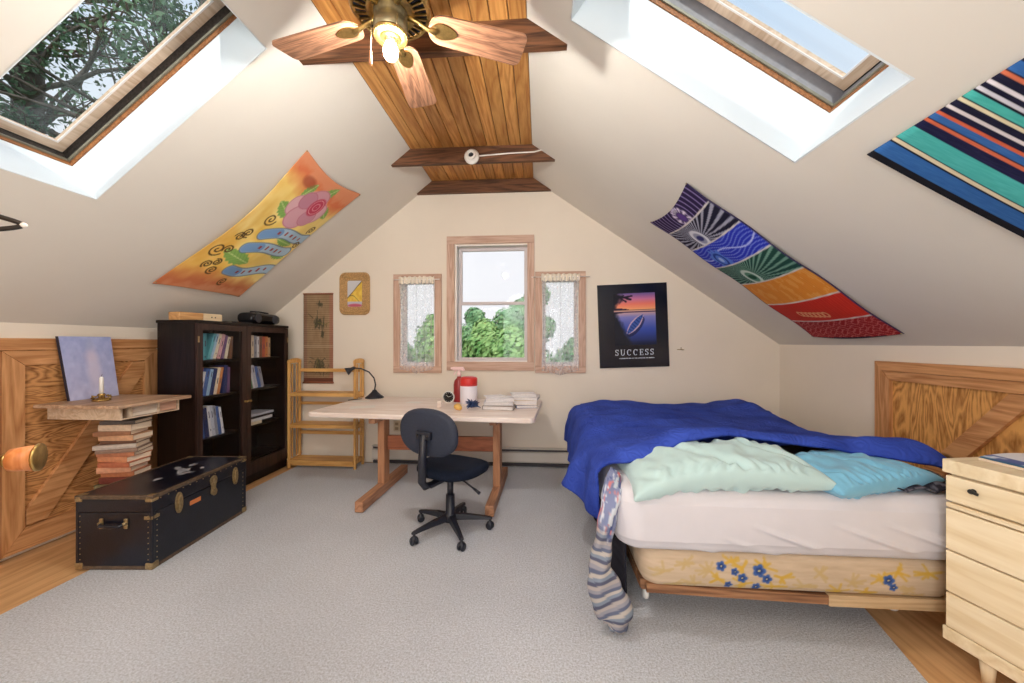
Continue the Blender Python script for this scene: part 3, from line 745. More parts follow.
# seat cushion: rounded slab with waterfall front
def super_cushion(name, w, dpt, th, M, mat, parent, e=2.6, dish=0.02, fall=0.0, nu=40):
    mb = MB().mat(mat); vs, fs = [], []
    rings = [(0.0, 1.0), (0.55, 1.0), (0.85, 0.93), (0.96, 0.70), (1.0, 0.35), (1.0, -0.2), (0.96, -0.7), (0.85, -0.95), (0.5, -1.0), (0.0, -1.0)]
    for (rr, zz) in rings:
        for k in range(nu):
            t = 2 * PI * k / nu
            cx = math.copysign(abs(math.cos(t)) ** (2 / e), math.cos(t)); cy = math.copysign(abs(math.sin(t)) ** (2 / e), math.sin(t))
            x, y = rr * cx, rr * cy
            z = zz * th / 2 - (dish * (1 - x * x) * (1 - y * y) if zz > 0 else 0) - fall * max(0, x) ** 3 + 0.0
            vs.append(M @ Vector((x * dpt / 2, y * w / 2, z)))
    n = len(rings)
    for i in range(n - 1):
        for k in range(nu):
            k2 = (k + 1) % nu
            fs.append([i * nu + k, i * nu + k2, (i + 1) * nu + k2, (i + 1) * nu + k])
    mb.verts_faces(vs, fs, True)
    return mb.build(name, None, parent)
super_cushion('seat', 0.48, 0.46, 0.085, Matrix.Translation(F2 * 0.035 + Vector((0, 0, 0.452))) @ Matrix.Rotation(fdir, 4, 'Z'), chair_fabric, chair, fall=0.035)
MBk = Matrix.Translation(-F2 * 0.235 + Vector((0, 0, 0.745))) @ Matrix.Rotation(fdir, 4, 'Z') @ Matrix.Rotation(R(90 - 4), 4, 'Y')
# backrest: local x -> down, y -> width, z -> back? rotated so that thickness runs along the facing axis
super_cushion('backrest', 0.47, 0.315, 0.06, MBk, chair_back_m, chair, e=2.4, dish=0.0)
bk = MB().mat(black_plastic)
bp = -F2 * 0.285
bk.bar(-F2 * 0.06 + Vector((0, 0, 0.395)), -F2 * 0.24 + Vector((0, 0, 0.395)), 0.06, 0.018)
bk.tube([-F2 * 0.2 + Vector((0, 0, 0.396)), -F2 * 0.265 + Vector((0, 0, 0.402)), -F2 * 0.295 + Vector((0, 0, 0.44)), -F2 * 0.290 + Vector((0, 0, 0.60)), -F2 * 0.278 + Vector((0, 0, 0.74))], [0.02, 0.024, 0.026, 0.027, 0.024], 10)
bk.bar(-F2 * 0.276 - S2 * 0.06 + Vector((0, 0, 0.735)), -F2 * 0.276 + S2 * 0.06 + Vector((0, 0, 0.735)), 0.03, 0.055, (0, 0, 1), 0.01)
bk.build('back_bracket', None, chair)
for s in (-1, 1):
    MB().mat(dark_metal).ball(-F2 * 0.293 + S2 * 0.042 * s + Vector((0, 0, 0.735)), 0.009, sub=1).build('bolt', None, chair)

# ------------------------------------------------------------------ steamer trunk
TC = Vector((-2.516, 2.437, 0)); TRot = R(4)
TW, TLn, TH = 0.445, 0.775, 0.435
trunk = thing('steamer_trunk', 'black steamer trunk with brass hardware on the floor in front of the wall shelf', 'trunk', tuple(TC), TRot)
seam = TH - 0.10
MB().mat(trunk_black).box((0, 0, seam / 2), (TW, TLn, seam - 0.002), bevel=0.006).build('body', None, trunk)
lid = MB().mat(trunk_black).box((0, 0, (seam + TH) / 2), (TW + 0.006, TLn + 0.006, TH - seam - 0.002), bevel=0.006).build('lid', None, trunk)
wear = pbr('scuffed lid patch', S(150, 150, 156), 0.5, noise=0.3, nscale=30)
mb = MB().mat(wear)
for (x, y, a, b, r_) in ((0.02, 0.05, 0.035, 0.06, 20), (0.08, 0.0, 0.02, 0.045, -30), (-0.06, 0.1, 0.02, 0.05, 50), (0.0, -0.12, 0.018, 0.03, 10), (-0.02, 0.18, 0.02, 0.03, 0), (0.1, 0.12, 0.012, 0.03, 40)):
    q = [Vector((x + (a * math.cos(t) * math.cos(R(r_)) - b * math.sin(t) * math.sin(R(r_))) * (1 + 0.35 * math.sin(3 * t + x * 50)), y + (a * math.cos(t) * math.sin(R(r_)) + b * math.sin(t) * math.cos(R(r_))) * (1 + 0.3 * math.cos(5 * t + y * 40)), TH - 0.0004)) for t in np.linspace(0, 2 * PI, 22, endpoint=False)]
    mb.verts_faces(q + [p - Vector((0, 0, 0.001)) for p in q], [list(range(22)), list(range(43, 21, -1))])
mb.build('scuff', None, lid)
hx_, hy_ = TW / 2, TLn / 2
mb = MB().mat(trunk_edge)
for zz, ex_ in ((0.012, 0.0), (TH - 0.010, 0.004)):
    for sx in (-1, 1): mb.box((sx * (hx_ + ex_ - 0.007), 0, zz), (0.02, TLn + 0.008 + ex_, 0.022), bevel=0.004)
    for sy in (-1, 1): mb.box((0, sy * (hy_ + ex_ - 0.007), zz), (TW + 0.008 + ex_, 0.02, 0.022), bevel=0.004)
mb.build('edge_binding', None, trunk)
for sx in (-1, 1):
    for sy in (-1, 1): MB().mat(trunk_black).box((sx * (hx_ - 0.006), sy * (hy_ - 0.006), TH / 2), (0.018, 0.018, TH - 0.05), bevel=0.003).build('corner_binding', None, trunk)
for sx in (-1, 1):
    for sy in (-1, 1):
        for zz in (0.022, TH - 0.018):
            cmb = MB().mat(dull_brass)
            cmb.box((sx * (hx_ - 0.016), sy * (hy_ - 0.016), zz), (0.046, 0.046, 0.04), bevel=0.009)
            cmb.build('corner_cap', None, trunk)
riv = []
for z in np.linspace(0.06, seam - 0.02, 9):
    riv += [(sx * (hx_ - 0.022), -hy_ - 0.001, z) for sx in (-1, 1)] + [(hx_ + 0.001, sy * (hy_ - 0.03), z) for sy in (-1, 1)]
riv += [(hx_ + 0.004, y, TH - 0.03) for y in np.linspace(-hy_ + 0.05, hy_ - 0.05, 14)]
r0 = MB().mat(dull_brass).ball((0, 0, 0), 0.0036, sub=1).build('rivet', None, trunk); r0.location = riv[0]
for p in riv[1:]:
    c_ = r0.copy(); COL.objects.link(c_); c_.parent = trunk; c_.location = p
# small straps at the seam
mb = MB().mat(dull_brass)
mb.box((hx_ + 0.0015, -hy_ + 0.02, seam - 0.03), (0.003, 0.05, 0.018)); mb.box((hx_ - 0.02, -hy_ - 0.0015, seam - 0.03), (0.05, 0.003, 0.018))
mb.build('corner_strap', None, trunk)
def latch(y, big):
    mb = MB().mat(dull_brass)
    h = 0.062 if not big else 0.055
    ov = lambda cz, rz, ry: [(ry * math.cos(t), cz + rz * math.sin(t)) for t in np.linspace(0, 2 * PI, 20, endpoint=False)]
    if not big:
        mb.prism(ov(seam - 0.012, 0.066, 0.026), (hx_ + 0.002, y, 0), (0, 1, 0), (0, 0, 1), (0.009, 0, 0))
        mb.prism(ov(seam - 0.014, 0.045, 0.014), (hx_ + 0.011, y, 0), (0, 1, 0), (0, 0, 1), (0.008, 0, 0))
        mb.box((hx_ + 0.016, y, seam - 0.02), (0.008, 0.02, 0.03), bevel=0.003)
    else:
        mb.prism(ov(seam + 0.028, 0.036, 0.030), (hx_ + 0.004, y, 0), (0, 1, 0), (0, 0, 1), (0.008, 0, 0))
        mb.prism([(-0.012, seam - 0.07), (0.012, seam - 0.07), (0.024, seam - 0.055), (0.018, seam - 0.02), (0.024, seam + 0.01), (-0.024, seam + 0.01), (-0.018, seam - 0.02), (-0.024, seam - 0.055)], (hx_ + 0.004, y, 0), (0, 1, 0), (0, 0, 1), (0.007, 0, 0))
        mb.prism(ov(seam - 0.05, 0.026, 0.022), (hx_ + 0.0112, y, 0), (0, 1, 0), (0, 0, 1), (0.006, 0, 0))
        mb.lathe([(0.012, 0), (0.017, 0.004), (0.012, 0.008)], (hx_ + 0.012, y, seam + 0.032), 16, Matrix.Rotation(R(90), 4, 'Y'))
    return mb
latch(-0.215, False).build('latch', None, trunk); latch(0.27, False).build('latch', None, trunk)
tl = latch(0.06, True).build('lock_hasp', None, trunk)
MB().mat(black_gloss).lathe([(0.0, 0), (0.009, 0.001), (0.0, 0.002)], (hx_ + 0.0135, 0.06, seam + 0.032), 12, Matrix.Rotation(R(90), 4, 'Y')).build('keyhole', None, tl)
tag(MB().mat(pbr('orange label', S(214, 128, 72), 0.6)).box((hx_ + 0.0012, -0.085, seam - 0.055), (0.002, 0.085, 0.028), Matrix.Rotation(R(0), 3, 'X')).build('label_plate', None, trunk), 'small orange label on the trunk front')
hm = MB().mat(trunk_black)
pts = [(-0.07, -hy_ - 0.012, 0.275), (-0.06, -hy_ - 0.026, 0.268), (0, -hy_ - 0.03, 0.265), (0.06, -hy_ - 0.026, 0.268), (0.07, -hy_ - 0.012, 0.275)]
hm.tube(pts, [0.008, 0.010, 0.011, 0.010, 0.008], 10)
hd = hm.build('end_handle', None, trunk)
for sx in (-1, 1):
    MB().mat(dull_brass).box((sx * 0.072, -hy_ - 0.004, 0.272), (0.022, 0.008, 0.06), bevel=0.004).ball((sx * 0.072, -hy_ - 0.012, 0.275), 0.013, sub=1).build('handle_bracket', None, hd)

# ------------------------------------------------------------------ wall shelf with box apron, painting, candle
SZ = 0.935
shx0, shx1, shy0, shy1 = XL + 0.04, -2.64, 2.195, 2.70
shelf = thing('wall_shelf', 'grey brown wooden wall shelf with small box compartments, fixed to the barn door', 'shelf', (shx0, (shy0 + shy1) / 2, SZ))
bev(MB().mat(shelf_wood).box(((shx0 + shx1) / 2, (shy0 + shy1) / 2, SZ - 0.011), (shx1 - shx0, shy1 - shy0, 0.022)).build('shelf_top', None, shelf, W=True), 0.003)
az0, az1 = SZ - 0.105, SZ - 0.0225
mb = MB().mat(shelf_light)
ax0, ax1, ay0, ay1 = XL + 0.05, -2.70, 2.26, 2.66
mb.box(((ax0 + ax1) / 2, (ay0 + ay1) / 2, az0 + 0.004), (ax1 - ax0, ay1 - ay0, 0.008))
for y in (ay0 + 0.006, ay1 - 0.006): mb.box(((ax0 + ax1) / 2, y, (az0 + az1) / 2 + 0.004), (ax1 - ax0, 0.012, az1 - az0 - 0.008))
for y in (ay0 + 0.07, ay0 + 0.25): mb.box(((ax0 + ax1) / 2, y, (az0 + az1) / 2 + 0.004), (ax1 - ax0, 0.012, az1 - az0 - 0.009))
mb.box((ax0 + 0.006, (ay0 + ay1) / 2, (az0 + az1) / 2 + 0.004), (0.012, ay1 - ay0 - 0.026, az1 - az0 - 0.009))
mb.build('apron_box', None, shelf, W=True)
MB().mat(wood('light drawer front', S(196, 172, 150), S(224, 206, 186), 'Y', 1, 0.5, knots=False)).box((ax1 - 0.012, ay0 + 0.16, (az0 + az1) / 2 + 0.004), (0.012, 0.164, az1 - az0 - 0.016)).build('drawer_front', None, shelf, W=True)
MB().mat(wood('pink drawer front', S(176, 124, 98), S(206, 160, 134), 'Y', 1, 0.5, knots=False)).box((ax1 - 0.012, ay0 + 0.322, (az0 + az1) / 2 + 0.004), (0.012, 0.12, az1 - az0 - 0.018)).build('drawer_front', None, shelf, W=True)
# numpy painters
rng = np.random.default_rng(3)
def vnoise(U, V, f, seed=0):
    r_ = np.random.default_rng(seed); n = int(f) + 3
    g = r_.random((n, n)); x = np.clip(U, 0, 1) * f; y = np.clip(V, 0, 1) * f
    xi, yi = x.astype(int), y.astype(int); fx, fy = x - xi, y - yi
    fx = fx * fx * (3 - 2 * fx); fy = fy * fy * (3 - 2 * fy)
    return g[yi, xi] * (1 - fx) * (1 - fy) + g[yi, xi + 1] * fx * (1 - fy) + g[yi + 1, xi] * (1 - fx) * fy + g[yi + 1, xi + 1] * fx * fy
def fbm(U, V, f, seed=0): return (vnoise(U, V, f, seed) * 0.5 + vnoise(U, V, f * 2, seed + 1) * 0.3 + vnoise(U, V, f * 4, seed + 2) * 0.2)
def full(U, c): return np.ones(U.shape + (3,)) * np.array(c, float)
def blend(img, mask, c):
    mask = np.clip(mask, 0, 1)[..., None]
    return img * (1 - mask) + np.array(c, float) * mask
def seg_d(U, V, p, q, ax=1.0):
    p, q = np.array(p, float), np.array(q, float); p = p * [1, ax]; q = q * [1, ax]
    d = q - p; X, Y = U, V * ax
    t = np.clip(((X - p[0]) * d[0] + (Y - p[1]) * d[1]) / max(d @ d, 1e-9), 0, 1)
    return np.hypot(X - p[0] - t * d[0], Y - p[1] - t * d[1])
def ell(U, V, c, a, b, rot=0.0):
    x, y = U - c[0], V - c[1]; cr_, sr_ = math.cos(rot), math.sin(rot)
    return np.hypot((x * cr_ + y * sr_) / a, (-x * sr_ + y * cr_) / b)
def soft(d, edge, w): return np.clip((edge - d) / w + 0.5, 0, 1)

canvas_side = pbr('dark canvas edge', S(40, 36, 52), 0.8)
def col_painting(U, V):
    img = full(U, (172, 178, 218)) + (fbm(U, V, 9, 4)[..., None] - 0.5) * np.array([36, 34, 24])
    img = img + (V[..., None] - 0.5) * np.array([-24, -16, -6])
    img = blend(img, 0.7 * soft(ell(U, V, (0.56, 0.50), 0.13 + 0.06 * (1 - V), 0.44), 0.8, 0.7), (214, 204, 224))
    img = blend(img, 0.45 * soft(ell(U, V, (0.53, 0.88), 0.085, 0.09), 1, 0.6), (156, 168, 206))
    img = blend(img, 0.3 * soft(ell(U, V, (0.53, 0.68), 0.16, 0.10), 0.8, 0.8), (206, 190, 210))
    return img
pn = thing('canvas_painting', 'lavender blue canvas with a pale figure, leaning on the barn door above the shelf', 'painting', (-3.2, 2.47, SZ))
pb0, pb1 = Vector((-3.172, 2.345, SZ + 0.001)), Vector((-3.172, 2.645, SZ + 0.001))
pt0, pt1 = Vector((-3.205, 2.305, SZ + 0.44)), Vector((-3.205, 2.615, SZ + 0.44))
grid('canvas_face', 50, 70, lambda u, v: pb0.lerp(pb1, u).lerp(pt0.lerp(pt1, u), v) + Vector((0.0006, 0, 0)), printed('canvas print', 0.7, 0.1), pn, col_painting, W=True)
mb = MB().mat(canvas_side); dd = Vector((-0.022, 0, 0))
q = [pb0, pb1, pt1, pt0]
mb.verts_faces(q + [p + dd for p in q], [[0, 1, 2, 3], [7, 6, 5, 4], [0, 4, 5, 1], [1, 5, 6, 2], [2, 6, 7, 3], [3, 7, 4, 0]])
mb.build('stretcher', None, pn, W=True)
cs = thing('candlestick', 'small ornate brass candlestick with a white candle on the wall shelf', 'candlestick', (-2.99, 2.385, SZ))
mb = MB().mat(brass)
mb.lathe([(0.0, 0.0), (0.045, 0.001), (0.05, 0.008), (0.035, 0.016), (0.018, 0.022), (0.014, 0.034), (0.022, 0.04), (0.016, 0.05), (0.0, 0.05)], seg=20)
for k in range(6):
    an = 2 * PI * k / 6
    mb.tube([(0.035 * math.cos(an), 0.035 * math.sin(an), 0.012), (0.052 * math.cos(an + 0.3), 0.052 * math.sin(an + 0.3), 0.024), (0.044 * math.cos(an + 0.7), 0.044 * math.sin(an + 0.7), 0.036), (0.03 * math.cos(an + 0.5), 0.03 * math.sin(an + 0.5), 0.03)], 0.005, 6)
mb.tube([(0.03, -0.03, 0.02), (0.065, -0.05, 0.03), (0.06, -0.065, 0.045), (0.04, -0.06, 0.04)], 0.004, 6)
mb.build('holder', None, cs)
cd = MB().mat(wax).lathe([(0.0, 0.045), (0.0115, 0.045), (0.0105, 0.155), (0.006, 0.164), (0.0, 0.166)], seg=14).build('candle', None, cs)
MB().mat(black_plastic).tube([(0, 0, 0.164), (0.001, 0.001, 0.176), (0.004, 0.002, 0.182)], 0.0012, 5).build('wick', None, cd)

# ------------------------------------------------------------------ stack of books below the shelf (down to the floor)
def book_mesh(name, L, Wd, T, cover, pages=None):
    """cover boards + spine along x=0 side, page block inset. local: x 0..Wd, y 0..L, z 0..T"""
    mb = MB().mat(cover); c = 0.0028
    mb.box((Wd / 2, L / 2, c / 2), (Wd, L, c)); mb.box((Wd / 2, L / 2, T - c / 2), (Wd, L, c))
    sp = [(0.0 + 0.006 * (1 - math.sin(t)), T / 2 - (T / 2) * math.cos(t)) for t in np.linspace(0, PI, 7)]
    mb.prism([(0.008, 0), (0.002, 0.0006), (0.0, T * 0.25), (-0.001, T / 2), (0.0, T * 0.75), (0.002, T - 0.0006), (0.008, T), (0.008, T - c), (0.004, T - c), (0.004, c), (0.008, c)][::1], (0, 0, 0), (1, 0, 0), (0, 0, 1), (0, L, 0))
    mb.mat(pages or page_m).box((Wd / 2 + 0.001, L / 2, T / 2), (Wd - 0.010, L - 0.008, T - 2 * c - 0.0004))
    me = mb.build(name, None, None)
    return me
ORD = ['topmost', 'second', 'third', 'fourth', 'fifth', 'sixth', 'seventh', 'eighth', 'ninth', 'tenth', 'eleventh', 'twelfth', 'thirteenth', 'fourteenth', 'fifteenth', 'sixteenth', 'seventeenth', 'eighteenth', 'nineteenth', 'twentieth', 'twenty-first', 'twenty-second', 'twenty-third', 'twenty-fourth']
stack = [  # thickness, length, width, colour name, rgb, rot
    (0.020, 0.29, 0.22, 'dark grey', (92, 84, 80), 4), (0.034, 0.30, 0.22, 'cream', (214, 190, 164), -3), (0.024, 0.30, 0.23, 'brown', (150, 104, 74), 6),
    (0.030, 0.31, 0.22, 'tan', (206, 160, 124), -2), (0.018, 0.28, 0.23, 'dark brown', (104, 70, 52), 9), (0.024, 0.32, 0.24, 'pale grey', (186, 172, 160), 14),
    (0.020, 0.32, 0.24, 'grey brown', (138, 112, 96), 12), (0.024, 0.32, 0.23, 'terracotta', (186, 122, 90), 2), (0.030, 0.30, 0.23, 'orange tan', (208, 142, 104), -10),
    (0.026, 0.29, 0.22, 'rust', (178, 104, 74), -4), (0.030, 0.28, 0.22, 'light terracotta', (206, 150, 118), 5), (0.028, 0.28, 0.21, 'brown orange', (172, 108, 72), 2),
    (0.034, 0.29, 0.22, 'dark red', (110, 50, 40), -3), (0.036, 0.29, 0.22, 'olive', (104, 96, 66), 4), (0.04, 0.29, 0.22, 'navy', (40, 46, 74), 0), (0.04, 0.30, 0.23, 'maroon', (86, 36, 40), 3),
    (0.042, 0.30, 0.23, 'black', (30, 28, 30), -4), (0.044, 0.30, 0.23, 'dull green', (74, 92, 72), 2), (0.046, 0.31, 0.24, 'grey', (120, 118, 116), 0), (0.046, 0.31, 0.24, 'dark tan', (150, 116, 84), -2)]
tot = sum(s[0] + 0.0008 for s in stack)
ztop = 0.795
fac = (ztop - 0.002) / tot
z = ztop
for i, (T, L, Wd, cn, rgb, rot) in enumerate(stack):
    L, Wd = L * 0.72, Wd * 0.74
    T2 = T * fac
    z -= T2 + 0.0008 * fac
    m_ = pbr('cover ' + cn, S(*rgb), 0.6, noise=0.12, nscale=50)
    o = book_mesh('book', L, Wd, T2, m_)
    rz = R(90 + rot + 10)
    # centre of the pile
    cx, cy = -2.915 + 0.012 * math.sin(i * 2.3), 2.47 + 0.012 * math.cos(i * 1.7)
    off = Matrix.Rotation(rz, 4, 'Z') @ Vector((Wd / 2, L / 2, 0))
    o.location = (cx - off.x, cy - off.y, z); o.rotation_euler = (0, 0, rz)
    wh = ORD[i] + (' book' if i else ' book')
    tag(o, f'{cn} hardback lying flat, {ORD[i]} {"of" if i == 0 else "from the top of"} the stack under the wall shelf', 'book', 'books stacked under the wall shelf')

# ------------------------------------------------------------------ dark glazed bookcase with books
BX0, BX1, BY0, BY1, BZ = -3.06, -2.74, 2.83, 3.93, 1.515
bc = thing('glazed_bookcase', 'tall dark brown bookcase with two glass doors against the left knee wall', 'bookcase', ((BX0 + BX1) / 2, (BY0 + BY1) / 2, 0))
t = 0.022
for y in (BY0 + t / 2, BY1 - t / 2): MB().mat(espresso).box(((BX0 + BX1) / 2, y, BZ / 2 - 0.012), (BX1 - BX0, t, BZ - 0.026)).build('side_panel', None, bc, W=True)
bev(MB().mat(espresso).box(((BX0 + BX1) / 2 + 0.005, (BY0 + BY1) / 2, BZ - 0.0125), (BX1 - BX0 + 0.03, BY1 - BY0 + 0.012, 0.025)).build('top', None, bc, W=True), 0.004)
MB().mat(espresso).box((BX0 + 0.004, (BY0 + BY1) / 2, BZ / 2 - 0.012), (0.008, BY1 - BY0 - 2 * t, BZ - 0.03)).build('back_panel', None, bc, W=True)
MB().mat(espresso).box(((BX0 + BX1) / 2, (BY0 + BY1) / 2, 0.04), (BX1 - BX0, BY1 - BY0 - 2 * t, 0.08)).build('plinth', None, bc, W=True)
YM = 3.345
MB().mat(espresso).box(((BX0 + BX1) / 2 - 0.02, YM, BZ / 2 + 0.025), (BX1 - BX0 - 0.06, 0.018, BZ - 0.135)).build('divider', None, bc, W=True)
SHZ = [1.185, 0.88, 0.525, 0.21]
for zz in SHZ:
    MB().mat(espresso).box(((BX0 + BX1) / 2 - 0.02, (BY0 + YM) / 2 + 0.006, zz - 0.009), (BX1 - BX0 - 0.06, YM - BY0 - 0.034, 0.018)).build('shelf', None, bc, W=True)
    MB().mat(espresso).box(((BX0 + BX1) / 2 - 0.02, (BY1 + YM) / 2 - 0.006, zz - 0.009), (BX1 - BX0 - 0.06, BY1 - YM - 0.034, 0.018)).build('shelf', None, bc, W=True)
for (y0, y1, ks) in ((BY0 + 0.002, YM - 0.002, 1), (YM + 0.002, BY1 - 0.002, -1)):
    fw = 0.052; xf = BX1 + 0.010
    mb = MB().mat(espresso_door)
    zb, zt = 0.085, BZ - 0.027
    mb.box((xf, y0 + fw / 2, (zb + zt) / 2), (0.02, fw, zt - zb), bevel=0.003); mb.box((xf, y1 - fw / 2, (zb + zt) / 2), (0.02, fw, zt - zb), bevel=0.003)
    mb.box((xf, (y0 + y1) / 2, zt - fw / 2), (0.02, y1 - y0 - 2 * fw, fw)); mb.box((xf, (y0 + y1) / 2, zb + 0.06), (0.02, y1 - y0 - 2 * fw, 0.12))
    dd = mb.build('door', None, bc, W=True)
    MB().mat(case_glass).box((xf - 0.002, (y0 + y1) / 2, (zb + 0.12 + zt - fw) / 2), (0.004, y1 - y0 - 2 * fw + 0.006, zt - fw - zb - 0.114)).build('glass_pane', None, dd, W=True)
    yk = y1 - 0.02 if ks > 0 else y0 + 0.02
    kb = MB().mat(brass).lathe([(0.0, 0.0), (0.010, 0.001), (0.010, 0.004), (0.005, 0.008), (0.005, 0.014), (0.011, 0.02), (0.008, 0.028), (0.0, 0.03)], (xf + 0.010, yk, 0.79), 14, Matrix.Rotation(R(90), 4, 'Y')).build('knob', None, dd, W=True)
    yh = y0 + 0.004 if ks > 0 else y1 - 0.004
    for zh in (0.3, 1.36):
        MB().mat(dull_brass).box((xf + 0.011, yh + 0.008 * ks, zh), (0.004, 0.014, 0.05), bevel=0.001).build('hinge', None, dd, W=True)

CN = {'white': (226, 224, 222), 'teal': (92, 170, 178), 'pale blue': (160, 192, 214), 'navy': (38, 50, 96), 'blue': (72, 104, 164), 'red orange': (190, 92, 66), 'orange': (204, 130, 74), 'cream': (228, 212, 182), 'yellow': (222, 184, 80), 'purple': (116, 82, 120), 'pink': (212, 160, 160), 'grey': (150, 150, 156), 'green': (92, 138, 92), 'brown': (130, 88, 62), 'black': (34, 32, 36), 'light grey': (196, 198, 206), 'dark green': (48, 88, 62), 'tan': (200, 164, 122)}
ORDN = ['first', 'second', 'third', 'fourth', 'fifth', 'sixth', 'seventh', 'eighth', 'ninth', 'tenth', 'eleventh', 'twelfth', 'thirteenth']
def book_row(seq, y_start, zsh, where, front=BX1 - 0.075):
    """upright books; spine faces +X. seq: (colour, thickness, height, lean deg)"""
    y = y_start
    for i, (cn, T, H, lean) in enumerate(seq):
        T *= 1.3
        m_ = pbr('spine ' + cn, S(*CN[cn]), 0.5, noise=0.08, nscale=60)
        dp = 0.15
        mb = MB().mat(m_); c = 0.002
        # local: x depth (spine at 0 going negative), y thickness, z height
        for yy in (c / 2, T - c / 2): mb.box((-dp / 2, yy, H / 2), (dp, c, H))
        mb.prism([(-0.006, 0), (-0.001, 0.001), (0.002, T * 0.3), (0.002, T * 0.7), (-0.001, T - 0.001), (-0.006, T), (-0.006, T - c), (-0.004, T - c), (-0.004, c), (-0.006, c)], (0, 0, 0), (1, 0, 0), (0, 1, 0), (0, 0, H))
        mb.mat(page_m).box((-dp / 2 - 0.001, T / 2, H / 2), (dp - 0.012, T - 2 * c - 0.0004, H - 0.008))
        alt = pbr('spine band', S(*((232, 226, 210) if sum(CN[cn]) < 420 else (70, 64, 80))), 0.5)
        mb.mat(alt)
        for fz in ((0.72, 0.22), (0.8,), (0.62, 0.12), (0.5,))[(i * 7 + len(cn)) % 4]: mb.box((0.0026, T / 2, H * fz), (0.001, T * 0.22, H * (0.22 if fz > 0.4 else 0.05)))
        o = mb.build('book', None, None)
        l = R(lean)
        if lean >= 0:     # leans toward the far end (+Y): pivot on the near lower edge raised none
            o.location = (front, y, zsh + 0.001 + T * math.sin(l)); o.rotation_euler = (-l, 0, 0)
            adv = T / math.cos(l)
        else:
            o.location = (front, y, zsh + 0.001); o.rotation_euler = (-l, 0, 0)
            adv = T / math.cos(l)
        y += adv + 0.0015
        if i == len(seq) - 1: print('ROW', where, round(y + (H * math.sin(l) if l > 0 else 0), 3))
        nx = seq[i + 1][3] if i + 1 < len(seq) else 0
        if nx < lean: y += H * (math.sin(l) - math.sin(R(nx)))
        tag(o, f'{cn} spined book, {ORDN[i]} from the near end of the {where}', 'book', f'books on the {where}')
book_row([('white', 0.022, 0.215, -14), ('navy', 0.03, 0.225, 0), ('teal', 0.026, 0.225, 0), ('teal', 0.022, 0.23, 18), ('pale blue', 0.018, 0.23, 18), ('cream', 0.024, 0.23, 18), ('pink', 0.026, 0.225, 16), ('purple', 0.02, 0.215, 14), ('cream', 0.022, 0.20, 12), ('brown', 0.02, 0.205, 4)], 2.915, SHZ[0], 'top shelf, near glass door')
book_row([('light grey', 0.024, 0.20, 10), ('red orange', 0.034, 0.245, 10), ('white', 0.016, 0.21, 12), ('blue', 0.03, 0.23, 12), ('pale blue', 0.022, 0.225, 12), ('navy', 0.03, 0.23, 12), ('cream', 0.024, 0.235, 12), ('orange', 0.022, 0.235, 12), ('navy', 0.03, 0.25, 3), ('purple', 0.02, 0.23, 2)], 2.87, SHZ[1], 'middle shelf, near glass door')
book_row([('light grey', 0.02, 0.25, -3), ('pale blue', 0.022, 0.255, -4), ('light grey', 0.02, 0.26, -5), ('blue', 0.026, 0.25, -6), ('navy', 0.03, 0.255, -7), ('white', 0.022, 0.265, -7), ('light grey', 0.02, 0.265, -8), ('grey', 0.022, 0.26, -8), ('blue', 0.02, 0.25, -9), ('white', 0.018, 0.24, -10)], 2.87, SHZ[2], 'third shelf, near glass door')
book_row([('red orange', 0.026, 0.22, 2), ('brown', 0.028, 0.225, 2), ('orange', 0.026, 0.225, 1), ('cream', 0.026, 0.22, 0), ('grey', 0.03, 0.215, 0), ('white', 0.024, 0.21, 0), ('brown', 0.03, 0.215, 0), ('red orange', 0.03, 0.21, 0), ('orange', 0.03, 0.21, 0), ('tan', 0.026, 0.2, 0)], 3.40, SHZ[0], 'top shelf, far glass door')
book_row([('tan', 0.022, 0.20, -9), ('yellow', 0.026, 0.21, -12), ('dark green', 0.022, 0.22, -14), ('green', 0.03, 0.235, -15), ('white', 0.018, 0.235, -15), ('light grey', 0.03, 0.23, -15), ('blue', 0.03, 0.215, -15), ('grey', 0.03, 0.21, -15)], 3.385, SHZ[1], 'middle shelf, far glass door')
# flat pile behind the far door
z = SHZ[2]
for i, (cn, T, L, dy) in enumerate([('cream', 0.03, 0.24, 0.0), ('white', 0.028, 0.36, 0.03), ('black', 0.02, 0.34, 0.02), ('light grey', 0.022, 0.36, 0.05)]):
    o = book_mesh('book', L, 0.2, T, pbr('spine ' + cn, S(*CN[cn]), 0.5)); o.rotation_euler = (0, 0, PI)
    o.location = (BX1 - 0.06, 3.40 + dy + L, z + 0.001); z += T + 0.001
    tag(o, f'{cn} book lying flat, {ORDN[i]} up in the pile behind the far glass door', 'book', 'flat pile behind the far glass door')
# things on top of the bookcase
bx = thing('wooden_box', 'long tan and cream wooden box on the near end of the dark bookcase', 'box', (-2.885, 2.99, BZ), R(-9))
bev(MB().mat(wood('tan box wood', S(186, 134, 82), S(216, 168, 112), 'Y', 1, 0.45, knots=False)).box((0, -0.075, 0.0325), (0.115, 0.19, 0.065)).build('box_body', None, bx), 0.006)
bev(MB().mat(wood('cream box wood', S(222, 196, 154), S(238, 218, 184), 'Y', 1, 0.45, knots=False)).box((0, 0.1025, 0.0325), (0.115, 0.163, 0.065)).build('box_end', None, bx), 0.006)
mb = MB().mat(black_plastic)
for y in (0.09, 0.12): mb.lathe([(0, 0), (0.006, 0.0005), (0.0, 0.001)], (0.0578, y, 0.035), 10, Matrix.Rotation(R(90), 4, 'Y'))
mb.build('knot_mark', None, bx)
o = book_mesh('folder', 0.24, 0.17, 0.012, pbr('black folder cover', S(26, 24, 28), 0.5)); o.rotation_euler = (0, 0, PI); o.location = (-2.79, 3.50, BZ + 0.001)
tag(o, 'thin black folder lying flat on the bookcase beside the radio', 'folder')
